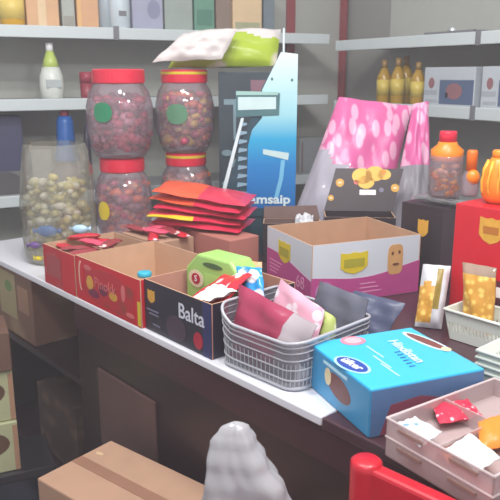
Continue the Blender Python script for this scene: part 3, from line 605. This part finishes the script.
# dark teal carton behind
DT = thing('tall_carton', 'tall dark teal carton standing behind the razor card under the green pack', 'carton', (atY(219, 100, 2.72).x, 2.68, ZT), 0)
hD = 1.512 - ZT; wD = atY(284, 100, 2.72).x - atY(212, 100, 2.72).x; b = MB(); b.box(0, wD, 0, .16, 0, hD, mat('dark_teal_carton', (52, 66, 76), .45, var=.2, scale=8)); b.build('carton_body', DT, bevel=.002)
ft = Face(DT, (0, 0, 0), (1, 0, 0), (0, 0, 1))
ft.rect(.02, hD - .12, .1, hD - .1, mat('faded_steel', (120, 146, 156), .4), 'printed_blade'); ft.rect(.055, hD - .25, .065, hD - .1, mat('faded_steel', (120, 146, 156), .4), 'printed_handle', 2)
ft.rect(.12, hD - .13, .26, hD - .03, mat('mauve_patch', (130, 96, 110), .5), 'printed_picture')
for k in range(5): ft.ell(.03 + .02 * (k % 3), hD - .3 - .04 * k, .02, .012, mat('faded_steel', (120, 146, 156), .4), 'printed_splash', rot=k)

# ---------------------------------------------------------------- candy jars
sw_red = [mat('candy_red', (170, 46, 74), .3), mat('candy_rose', (190, 76, 104), .3), mat('candy_plum', (126, 52, 76), .3), mat('candy_red', (170, 46, 74), .3), mat('candy_pale', (200, 140, 160), .3)]
sw_mix = [mat('candy_tan', (190, 140, 110), .3), mat('candy_orange', (226, 120, 70), .3), mat('candy_mauve', (150, 110, 120), .3), mat('candy_yellow', (226, 200, 90), .3), mat('candy_rose', (200, 90, 110), .3)]
def candy_jar(label, x, y, z, r, h, stripe=None, lab=None, rz=0):
    t_ = thing('candy_jar', label, 'jar', (x, y, z), rz)
    b_ = MB(); b_.lathe([(r * .62, 0), (r * .74, .004), (r * .9, h * .12), (r, h * .3), (r, h * .58), (r * .9, h * .74), (r * .72, h * .84), (r * .68, h * .87)], jarfilm, 36, sq=.05); b_.build('jar_body', t_, smooth=True)
    b_ = MB(); b_.lathe([(r * .73, h * .84), (r * .75, h * .85), (r * .75, h * .985), (r * .70, h * .998), (r * .0 + .001, h * .998)], lidred, 40); l_ = b_.build('lid', t_, smooth=False)
    if stripe:
        b_ = MB(); b_.lathe([(r * .752, h * .94), (r * .755, h * .945), (r * .755, h * .965), (r * .752, h * .97)], yellow, 40, cap=False); b_.build('lid_band', l_)
    if lab:
        for (a0, a1, z0, z1, m_) in lab:
            b_ = MB(); vs = []; n = 20; am, ar, zm_, zr_ = (a0 + a1) / 2, (a1 - a0) / 2, (z0 + z1) / 2, (z1 - z0) / 2
            vs = [(r * 1.008 * math.cos(math.radians(am)), r * 1.008 * math.sin(math.radians(am)), h * zm_)]
            for q_ in (.5, 1):
                for i in range(n):
                    a = math.radians(am + ar * q_ * math.copysign(abs(math.cos(6.2832 * i / n)) ** .8, math.cos(6.2832 * i / n))); vs.append((r * 1.008 * math.cos(a), r * 1.008 * math.sin(a), h * (zm_ + zr_ * q_ * math.sin(6.2832 * i / n))))
            b_.add(vs, [(0, 1 + i, 1 + (i + 1) % n) for i in range(n)] + [(1 + i, 1 + n + i, 1 + n + (i + 1) % n, 1 + (i + 1) % n) for i in range(n)], m_); b_.build('label', t_, smooth=True)
    return t_
j1 = atY(122, 160, 2.56).x; j2 = atY(186, 160, 2.74).x; h = .31
greenl = mat('green_label', (40, 130, 92), .35); yl = mat('yellow_label', (222, 196, 50), .4)
SL = (('under', j1, 2.56, ZT, .108, [(-135, -108, .3, .52, yl)], 'lower red lidded candy jar on the left with a yellow label', 0),
      ('top', j1, 2.56, ZT + h + .001, .124, [(-125, -92, .42, .64, greenl)], 'upper red lidded candy jar on the left with green label and red sweets', 0),
      ('under', j2, 2.74, ZT, .106, None, 'lower candy jar beside the razor card with gold banded red lid', 1),
      ('top', j2, 2.74, ZT + h + .001, .118, [(-120, -80, .36, .6, mat('pale_green_label', (90, 140, 110), .35))], 'upper candy jar under the green pack with mixed sweets', 1))
for i, (k, x, y, z, r, lab, L, st) in enumerate(SL):
    candy_jar(L, x, y, z, r, h, st, lab)
    ms = [sw_mix[:3] + sw_red[:2], sw_red, sw_mix[:3], sw_mix][i]
    sweets('wrapped_sweets', ['brown and orange sweets in the lower left candy jar', 'red and pink wrapped sweets in the upper left candy jar', 'dull sweets in the lower right candy jar', 'tan, orange and mauve sweets in the upper right candy jar'][i], (x, y, z), r * .75, .03, h * (.70 if i == 1 else .72), ms, 230, .019, 60 + i)
# clear bag jar of pale sweets, far left
bx = atz(58, 268, ZT + .0); bl = thing('sweets_bag', 'big clear bag of pale wrapped sweets at the far left end of counter', 'bag', (atY(59, 230, 2.28).x, 2.29, ZT), 0)
b = MB(); prof = [(.095, 0), (.115, .01), (.122, .08), (.12, .2), (.112, .3), (.10, .36), (.092, .385)]; b.lathe(prof, clear('bag_plastic', (222, 222, 210), body=.16, gloss=.5), 30, cap=False)
me_ = b
for i_, v_ in enumerate(me_.v):
    a_ = math.atan2(v_[1], v_[0]); k_ = 1 + (.02 + v_[2] * .12) * math.sin(5 * a_ + v_[2] * 20) + (.015 + v_[2] * .08) * math.sin(9 * a_ - v_[2] * 31); me_.v[i_] = (v_[0] * k_, v_[1] * k_, v_[2] * 1.0)
b.build('bag_film', bl, smooth=True)
pale = [mat('sweet_cream', (206, 200, 160), .3), mat('sweet_ivory', (216, 212, 196), .3), mat('sweet_straw', (196, 184, 120), .3)]
sweets('wrapped_sweets', 'pale cream wrapped sweets inside the big clear bag', bl.location, .092, .03, .27, pale, 240, .016, 71)
bl_m = mat('sweet_blue', (36, 120, 210), .2); lb_m = mat('sweet_ice', (180, 214, 236), .2); pp = mat('sweet_purple', (110, 80, 140), .3)
for (px, py, m_, L, rx) in ((47, 231, bl_m, 'bright blue wrapped sweet against the side of the clear bag', .034), (80, 229, lb_m, 'ice blue wrapped sweet at the right side of the clear bag', .026), (36, 245, pp, 'purple wrapped sweet low in the clear bag', .022), (40, 258, yellow, 'yellow wrapped sweet at the foot of the clear bag', .016)):
    p_ = atY(px, py, 2.19); b = MB(); b.ell((0, 0, 0), (rx, .012, rx * .55), m_, 0, 0, 16, 10)
    for s_ in (-1, 1): b.prism([(s_ * rx * .9, 0, -.003), (s_ * rx * 1.35, 0, -.01), (s_ * rx * 1.35, 0, .01), (s_ * rx * .9, 0, .003)], (0, .002, 0), m_)
    o = b.build('wrapped_sweet', smooth=True, loc=p_); tag(o, L, 'sweet')

# ---------------------------------------------------------------- red pouches pile on a carton
CT = frame_thing('flat_carton', 'reddish brown closed carton under the pile of red pouches', 'carton', -1.215, .42, ZT)
b = MB(); b.box(0, .345, 0, .115, 0, .125, mat('rust_board', (176, 112, 100), .8)); b.build('carton_body', CT, bevel=.003)
rp_m = mat('red_pouch', (206, 46, 78), .28, spec=.6); or_m = mat('orange_pouch', (230, 92, 60), .28)
for i in range(5):
    z = ZT + .142 + i * .0225; dx = [.0, -.012, .01, .0, .008][i]; a = math.radians([-4, 5, 1, -3, 3][i])
    b = MB(); L_, W_ = .30, .16
    b.pillow([(-L_ / 2, -W_ / 2, .0), (L_ / 2, -W_ / 2, -.004), (L_ / 2, W_ / 2, 0), (-L_ / 2, W_ / 2, .006)], .026, rp_m, 20, 12, .002, 80 + i, lambda u, v, s_, i=i: (or_m if (i > 2 and u < .5 and s_ > 0) else (yellow if (i in (1, 3) and v < .12 and u < .5) else rp_m)))
    o = b.build('red_pouch', smooth=True, loc=(-.150 + dx, 2.20, z + .004), rz=math.radians(-16) + a); o.rotation_euler[1] = .03 + .02 * i; o.rotation_euler[0] = .05
    tag(o, ['lowest red pouch of the pile resting on the carton', 'second red pouch up with a yellow edge', 'middle red pouch of the pile', 'fourth red pouch up with yellow and orange edge', 'topmost pouch of the pile, orange on its left half'][i], 'pouch', 'pile of red pouches')

# ---------------------------------------------------------------- green and white pack on the jars
gw = blotch('green_white_pack', (166, 190, 50), (216, 210, 190), 9, (1, 1, 1), (.22, .36), .3)
wf = mat('white_film', (214, 208, 206), .3)
gp = [atY(168, 68, 2.72), atY(276, 66, 2.72), atY(281, 29, 2.79), atY(190, 31, 2.79)]
packet('large_soft_pack', 'large lime green patterned soft pack resting on candy jar and teal carton', 'package', gp, .10, gw, 91, lambda u, v, s_: wf if v > .74 - .1 * math.sin(9 * u) else gw, .004, nu=26, nv=16)
gp = [atY(152, 62, 2.62), atY(222, 59, 2.62), atY(238, 28, 2.66), atY(184, 33, 2.66)]
packet('film_pack', 'crumpled translucent white film pack draped left of the lime green pack', 'package', gp, .05, wf, 92, None, .006, nu=26, nv=16)
# ---------------------------------------------------------------- things on the wall shelves
def shelf_box(fr, y, px0, px1, py0, z, d, m, name, label, cat, bevel=.003, group=None):
    a_ = fr.hy(px0, py0, y); c_ = fr.hy(px1, py0, y); t_ = thing(name, label, cat, fr.w(a_.x, y, z), fr.t, group)
    hh = (a_.z + c_.z) / 2 - z; b_ = MB(); b_.box(0, c_.x - a_.x, 0, d, 0, hh, m); b_.build('package_body', t_, bevel=bevel)
    return t_, c_.x - a_.x, hh, Face(t_, (0, 0, 0), (1, 0, 0), (0, 0, 1))
def bottle(fr, y, px, z, top, wpx, prof, label, name='bottle', cat='bottle', group=None):
    """prof: list of (part, [(r, z) fractions], material)"""
    p_ = fr.hy(px, top, y); wp_ = fr.w(p_.x, y, z); r = wpx / 2 / 721 * wp_.y; hh = p_.z - z
    t_ = thing(name, label, cat, wp_, fr.t, group)
    for nm, pf, m_ in prof: b_ = MB(); b_.lathe([(a_ * r, c_ * hh) for a_, c_ in pf], m_, 22); b_.build(nm, t_, smooth=True)
    return t_, r, hh
zt = 1.691
peach = mat('peach_pack', (216, 172, 130), .5); 
bottle(LW, .08, 9, zt, -24, 24, [('jar_body', [(.9, 0), (1, .03), (1, .7), (.7, .8)], mat('mustard', (222, 172, 50), .35)), ('label', [(1.02, .15), (1.02, .6)], mat('pale_yellow', (232, 206, 110), .4)), ('lid', [(.72, .78), (.72, 1)], white)], 'yellow jar at the left end of the top shelf', 'jar', 'jar')
t, w_, hh, f = shelf_box(LW, .06, 24, 57, -20, zt, .1, peach, 'boxed_pack', 'wide peach pack next to yellow jar on the top shelf', 'package'); f.rect(w_ * .35, .005, w_ * .6, hh - .01, mat('cream_pack', (228, 200, 160), .5), 'printed_band')
t, w_, hh, f = shelf_box(LW, .06, 60, 73, -20, zt, .08, mat('ash_pack', (170, 176, 168), .5), 'boxed_pack', 'narrow ash grey pack between two peach packs', 'package'); f.rect(.005, .01, w_ - .005, .05, mat('dusty_print', (150, 150, 140), .5), 'printed_band')
t, w_, hh, f = shelf_box(LW, .06, 75, 97, -20, zt, .1, mat('peach_pack2', (214, 166, 126), .5), 'boxed_pack', 'peach pack with orange edge left of the tall white bottle', 'package'); f.rect(.002, .003, w_ * .2, hh - .01, mat('pale_orange', (226, 180, 120), .5), 'printed_band')
bottle(LW, .09, 104, zt, -24, 17, [('bottle_body', [(.9, 0), (1, .03), (1, .85), (.5, 1)], mat('steel_bottle', (160, 172, 180), .4))], 'grey blue bottle behind the white bottle on the top shelf')
t, r, hh = bottle(LW, .05, 118, zt, -24, 20, [('bottle_body', [(.9, 0), (1, .03), (1, .85), (.5, 1)], mat('milk_bottle', (200, 214, 222), .4))], 'pale bottle with small grey label on the top shelf')
b = MB(); b.box(-.016, .016, -r - .002, -r * .85, .055, .075, grey); b.build('label', t)
t, w_, hh, f = shelf_box(LW, .06, 131, 162, -20, zt, .1, mat('lilac_pack', (166, 170, 192), .5), 'boxed_pack', 'lilac pack with faint pictures right of the white bottle', 'package'); f.ell(w_ * .7, .09, .03, .04, mat('lilac_dark', (140, 144, 172), .5), 'printed_figure')
t, w_, hh, f = shelf_box(LW, .06, 164, 192, -20, zt, .1, mat('sage_pack', (158, 170, 164), .5), 'boxed_pack', 'pale sage grey pack beside the green pack', 'package')
t, w_, hh, f = shelf_box(LW, .06, 194, 214, -20, zt, .1, mat('green_pack', (104, 154, 134), .5), 'boxed_pack', 'sea green pack on the top shelf above the white film', 'package'); f.rect(.01, .03, w_ - .01, .1, mat('green_pack_dark', (84, 134, 116), .5), 'printed_panel')
t, w_, hh, f = shelf_box(LW, .06, 216, 231, -20, zt, .1, mat('taupe_pack', (140, 122, 112), .5), 'boxed_pack', 'slim taupe pack between green and cream packs', 'package')
t, w_, hh, f = shelf_box(LW, .05, 233, 262, -20, zt, .1, mat('cream_pack', (196, 200, 168), .5), 'boxed_pack', 'broad cream pack near right end of the left top shelf', 'package'); f.rect(.01, .02, w_ - .01, .05, mat('cream_dark', (170, 174, 140), .5), 'printed_band')
t, w_, hh, f = shelf_box(LW, .08, 264, 275, -20, zt, .1, mat('slate_pack', (120, 134, 144), .5), 'boxed_pack', 'slim slate blue pack beside the cream pack', 'package')
zm = 1.398
t, r, hh = bottle(LW, .06, 49, zm, 43, 24, [('bottle_body', [(.75, 0), (.95, .04), (1, .25), (.95, .42), (.7, .58)], mat('white_bottle', (222, 228, 220), .35)), ('green_shoulder', [(.74, .54), (.55, .7), (.3, .86)], mat('lime_cap', (190, 212, 110), .35)), ('cap', [(.3, .84), (.3, 1)], white)], 'white squeeze bottle with lime green shoulder on the middle left shelf')
b = MB(); b.box(-r * .6, r * .6, -r * 1.0, -r * .8, hh * .22, hh * .36, mat('grey_print', (180, 190, 190), .5)); b.build('label', t)
bottle(LW, .05, 86, zm, 72, 13, [('tub_body', [(.9, 0), (1, .1), (1, .6)], mat('dull_red', (150, 60, 74), .4)), ('lid', [(1.05, .6), (1.05, 1)], mat('dull_red2', (160, 56, 74), .4))], 'small dull red tub behind the upper left candy jar', 'tub', 'tub')
zl = 1.0
t, w_, hh, f = shelf_box(LW, .08, -25, 21, 116, zl, .12, mat('ink_box', (66, 70, 100), .5), 'boxed_pack', 'dark ink blue box on the lower left shelf', 'box'); f.rect(.01, .01, w_ - .005, .1, mat('greyed_box', (120, 120, 120), .5), 'printed_panel')
f.ell(w_ * .55, .02, .08, .08, mat('dark_arch', (86, 84, 88), .5), 'printed_arch', 2)
bottle(LW, .06, 27, zl, 148, 8, [('bottle_body', [(.9, 0), (1, .06), (.9, .7), (.5, 1)], mat('ink_dark', (62, 60, 76), .4))], 'slim dark bottle beside the ink blue box')
bs = [('bottle_body', [(.9, 0), (1.25, .03), (1.3, .26), (.6, .36)], jarfilm), ('blue_shroud', [(1.0, .38), (1.02, .42), (.72, .6), (.66, .86), (.5, .93)], mat('blue_cap', (30, 98, 176), .35)), ('red_tip', [(.35, .92), (.35, 1)], mat('dull_red2', (160, 56, 74), .4))]
bottle(LW, .05, 64, zl, 110, 26, bs, 'clear bottle with tall blue cap and red tip on the lower left shelf')
t, w_, hh, f = shelf_box(LW, .10, 30, 52, 150, zl, .1, mat('pale_grey_box', (150, 152, 154), .6), 'boxed_pack', 'low pale grey box left of the blue capped bottle', 'box')
bottle(LW, .08, 86, zl, 124, 8, [('bottle_body', [(.9, 0), (1, .06), (.9, .7), (.5, 1)], mat('ink_dark', (62, 60, 76), .4))], 'slim dark bottle right of the blue capped bottle')
t, w_, hh, f = shelf_box(LW, .10, 300, 326, 138, zl, .12, mat('fog_box', (140, 146, 150), .6), 'boxed_pack', 'fog grey box on the lower shelf right of the razor card', 'box'); f.rect(.01, .0, .02, hh - .02, mat('mauve_strip', (120, 104, 112), .5), 'printed_strip')
# right shelves
zr = 1.372
oil = mat('golden_oil', (176, 140, 50), .25); oll = mat('oil_label', (214, 190, 90), .4)
for i, (px, top) in enumerate([(385, 60), (399, 58), (407, 56), (419, 62)]):
    y_ = [.05, .05, .13, .05][i]
    t, r, hh = bottle(RW, y_, px, zr, top, 14, [('bottle_body', [(.9, 0), (1, .04), (1, .62), (.42, .82)], oil), ('label', [(1.03, .2), (1.03, .55)], oll), ('cap', [(.42, .8), (.42, 1)], mat('amber_cap', (150, 120, 70), .35))],
        ['golden oil bottle at the left of the row on the right shelf', 'second golden oil bottle from the left on the right shelf', 'golden oil bottle standing behind the others, slightly higher', 'golden oil bottle touching the blue and white box'][i], 'oil_bottle', 'bottle', 'golden oil bottles')
for i, (a_, c_, tp_, L) in enumerate([(425, 476, 67, 'white and blue printed box next to the oil bottles'), (483, 540, 66, 'white and blue printed box at the right edge of the picture')]):
    t, w_, hh, f = shelf_box(RW, .03, a_, c_, tp_, zr, .16, mat('box_white', (190, 198, 206), .5), 'printed_box', L, 'box')
    f.rect(w_ * .33, .012, w_ - .004, hh * .68, mat('dusk_blue', (86, 104, 134), .45), 'printed_panel'); f.ell(w_ * .62, hh * .4, w_ * .16, hh * .2, mat('faded_brick', (150, 104, 110), .5), 'printed_picture', 2); f.ell(w_ * .48, hh * .3, .008, .012, black, 'printed_dot', 3)
    f.ell(w_ * .16, hh * .6, w_ * .06, hh * .14, mat('faded_brick', (150, 104, 110), .5), 'printed_mark'); f.rect(w_ * .05, hh * .1, w_ * .3, hh * .18, mat('silver_print', (170, 176, 184), .5), 'printed_line')
    f.rect(.004, hh * .3, w_ * .28, hh * .42, mat('silver_print', (170, 176, 184), .5), 'printed_line', 1)
a_ = RW.hy(424, 36, .06); c_ = RW.hy(474, 34, .06); t = thing('metal_tray', 'dark shallow tray with a small shiny lump on the top right shelf', 'tray', RW.w(a_.x, .06, 1.656), RW.t)
b = MB(); W_ = c_.x - a_.x; b.box(0, W_, 0, .16, 0, .004, grey); 
for x_ in ((0, W_, 0, .004), (0, W_, .156, .16), (0, .004, 0, .16), (W_ - .004, W_, 0, .16)): b.box(*x_, 0, .018, grey)
b.build('tray_body', t)
b = MB(); b.ell((0, 0, 0), (.022, .02, .018), mat('shiny_steel', (220, 224, 226), .15, metal=.8), 0, 0, 14, 8); o = b.build('steel_lid', smooth=True, loc=RW.w(a_.x + W_ * .38, .12, 1.656 + .023)); tag(o, 'small shiny steel knob lying in the dark shelf tray', 'lid')

# ---------------------------------------------------------------- stored cartons, lower left
pr1 = blotch('biscuit_box_print', (134, 98, 80), (160, 132, 102), 7, (1, 1, 1), (.25, .5), .5)
a0 = K.hy(-30, 262, .05); 
t = frame_thing('storage_carton', 'printed tan carton on the shelf under the left end of the worktop', 'carton', -1.80, .04, .621); b = MB(); b.box(0, .37, 0, .3, 0, .235, pr1); b.build('carton_body', t, bevel=.003)
f = Face(t, (0, 0, 0), (1, 0, 0), (0, 0, 1)); f.rect(.1, .06, .24, .22, mat('cream_dull', (176, 160, 120), .5), 'printed_panel'); f.ell(.18, .17, .03, .02, mat('green_dull', (120, 150, 90), .5), 'printed_leaf', 2); f.rect(.255, .1, .34, .19, mat('tan_dull', (170, 130, 104), .5), 'printed_panel')
t = frame_thing('storage_carton', 'dark brown carton deep in the lower bay under the counter', 'carton', -1.47, .05, .241); b = MB(); b.box(0, .27, 0, .3, 0, .24, blotch('dim_box_print', (74, 54, 44), (104, 80, 60), 12, (1, 1, 1.5), (.2, .5), .6)); b.build('carton_body', t, bevel=.003)
sf = Frame(-.70, 1.915, 24)
t = thing('low_bench', 'low black bench with shiny edge under the green printed cartons', 'bench', sf.w(0, 0, 0), sf.t); b = MB(); b.box(-.55, .10, -.02, .20, .30, .33, mat('black_gloss', (40, 36, 42), .25)); b.build('bench_top', t, bevel=.004)
for x_, y_ in ((-.53, 0), (.06, 0), (-.53, .16), (.06, .16)): b = MB(); b.box(x_, x_ + .025, y_, y_ + .025, 0, .30, black); b.build('leg', t)
pg = mat('sage_board', (176, 178, 140), .5)
for k, (z, L, h_) in enumerate(((.331, 'lower sage green carton with dark oval window on the black bench', .16), (.493, 'middle sage green carton with dark oval window in the stack', .16), (.655, 'plain brown carton on top of the two sage green cartons', .12))):
    t = thing('storage_carton', L, 'carton', sf.w(-.4, 0, z), sf.t + (.03 if k == 1 else 0)); b = MB(); b.box(0, .40, 0, .17, 0, h_, pg if k < 2 else mat('dim_kraft', (104, 76, 62), .8)); b.build('carton_body', t, bevel=.003)
    if k < 2:
        f = Face(t, (0, 0, 0), (1, 0, 0), (0, 0, 1)); f.ell(.30, .095, .075, .042, mat('brown_window', (96, 70, 54), .5), 'oval_window'); f.ell(.31, .08, .03, .024, mat('leaf_grey', (140, 150, 120), .5), 'printed_leaf', 2)
        f.rect(.385, .002, .399, .15, mat('tan_dull', (170, 130, 104), .5), 'edge_tape')

# ---------------------------------------------------------------- foreground carton, plastic bag, red chair
zf = .6; P_ = [K.hz(37, 478, zf), K.hz(111, 440, zf)]
e = P_[1] - P_[0]; ang = math.atan2(e.y, e.x) - math.pi / 2; dF = e.length
for z0, z1, L in ((.0, .298, 'lower kraft carton under the taped one in the foreground'), (.30, .6, 'large kraft carton with tape along its top in the foreground')):
    t = frame_thing('cardboard_box', L, 'carton', P_[0].x, P_[0].y, z0, ang); b = MB(); b.box(0, .44, 0, dF, 0, z1 - z0, kraft); b.build('carton_body', t, bevel=.004)
    if z0 > 0:
        f = Face(t, (0, 0, z1 - z0), (1, 0, 0), (0, 1, 0)); f.rect(.004, dF * .43, .436, dF * .57, mat('packing_tape', (150, 112, 92), .35), 'packing_tape')
        b = MB(); b.box(.0, .44, dF * .5 - .0008, dF * .5 + .0008, z1 - z0 - .002, z1 - z0 + .0004, brown); b.build('flap_seam', t)
        f.ell(.03, dF * .72, .012, .006, mat('tape_bit', (206, 176, 140), .4), 'tape_scrap')
# bag
bagm = clear('frosted_bag', (206, 206, 212), body=.62, gloss=.35)
bg = K.w(-.082, -.185, .601)
t = frame_thing('cardboard_box', 'plain carton on the floor carrying the white plastic bag', 'carton', -.235, -.31, 0); b = MB(); b.box(0, .22, 0, .27, 0, .6, kraft); b.build('carton_body', t, bevel=.004)
b = MB(); n = 72; rings = 44
def lerp_tab(tab, z):
    for i in range(len(tab) - 1):
        if tab[i][0] <= z <= tab[i + 1][0]:
            t_ = (z - tab[i][0]) / (tab[i + 1][0] - tab[i][0]); t_ = t_ * t_ * (3 - 2 * t_); return [tab[i][k] + (tab[i + 1][k] - tab[i][k]) * t_ for k in range(1, len(tab[i]))]
    return list(tab[-1][1:])
tab = [(0, .085, .0, .0), (.06, .092, .0, 0), (.185, .082, .0, 0), (.255, .068, -.010, 0), (.295, .052, -.02, 0), (.33, .036, -.026, 0), (.352, .022, -.026, 0), (.36, .006, -.026, 0)]
for j in range(rings + 1):
    z = .36 * (j / rings) ** .85; r_, ox, oy = lerp_tab(tab, min(z, .3599))
    for i in range(n):
        a = 2 * math.pi * i / n; k_ = 1 + .10 * math.sin(3 * a + 2 + z * 6) + .16 * (.5 - abs(math.sin(2.0 * a + z * 5 + .6))) + .05 * (.5 - abs(math.sin(5 * a - z * 26 + 1))) + .015 * math.sin(13 * a + z * 60) + .05 * math.sin(z * 38 + 2 * a)
        b.v.append((ox + r_ * k_ * math.cos(a), oy + r_ * .75 * k_ * math.sin(a), z))
im = b.mi(bagm)
for j in range(rings):
    for i in range(n): b.f.append([j * n + i, j * n + (i + 1) % n, (j + 1) * n + (i + 1) % n, (j + 1) * n + i]); b.m.append(im)
b.f.append([rings * n + i for i in range(n)]); b.m.append(im)
o = b.build('plastic_bag', smooth=True, loc=bg); tag(o, 'crumpled frosted white plastic bag standing in front of the dark counter', 'bag')
# red chair
zc_ = atY(367, 449, 1.0).z
pp0 = atY(367, 449, .97); ch = thing('red_chair', 'red plastic chair with round back post in front of the counter', 'chair', (pp0.x, pp0.y, 0), K.t + math.radians(4))
b = MB(); b.lathe([(.019, 0), (.022, .02), (.025, zc_ - .014), (.0245, zc_ - .004), (.020, zc_)], redplastic, 24); b.build('back_post', ch, smooth=True)
b = MB(); b.lathe([(.019, 0), (.022, .02), (.025, zc_ - .014), (.0245, zc_ - .004), (.020, zc_)], redplastic, 24, c=(.42, 0)); b.build('back_post', ch, smooth=True)
b = MB(); b.box(.015, .405, -.014, .014, zc_ - .075, zc_ - .006, redplastic); b.build('top_rail', ch, bevel=.006)
b = MB(); b.box(.015, .405, -.01, .01, zc_ - .26, zc_ - .21, redplastic); b.build('back_slat', ch, bevel=.005)
b = MB(); b.box(-.02, .44, -.42, .0, .42, .45, redplastic); b.build('seat', ch, bevel=.008)
for x_ in (0, .42): b = MB(); b.lathe([(.017, 0), (.021, .42)], redplastic, 16, c=(x_, -.39)); b.build('leg', ch, smooth=True)

# ---------------------------------------------------------------- scatter volume added to imitate veiling lens glare and lift the blacks
hm = bpy.data.materials.new('glare_veil'); hm.use_nodes = True; hn = hm.node_tree; hn.nodes.clear()
ho = hn.nodes.new('ShaderNodeOutputMaterial'); hv = hn.nodes.new('ShaderNodeVolumeScatter'); hv.inputs['Density'].default_value = VEIL; hv.inputs['Color'].default_value = (.97, .93, 1, 1)
hn.links.new(hv.outputs[0], ho.inputs['Volume'])
b = MB(); b.box(-3.2, 3.2, -1.2, 5.5, .01, 2.9, hm); o = b.build('glare_veil'); o['kind'] = 'structure'
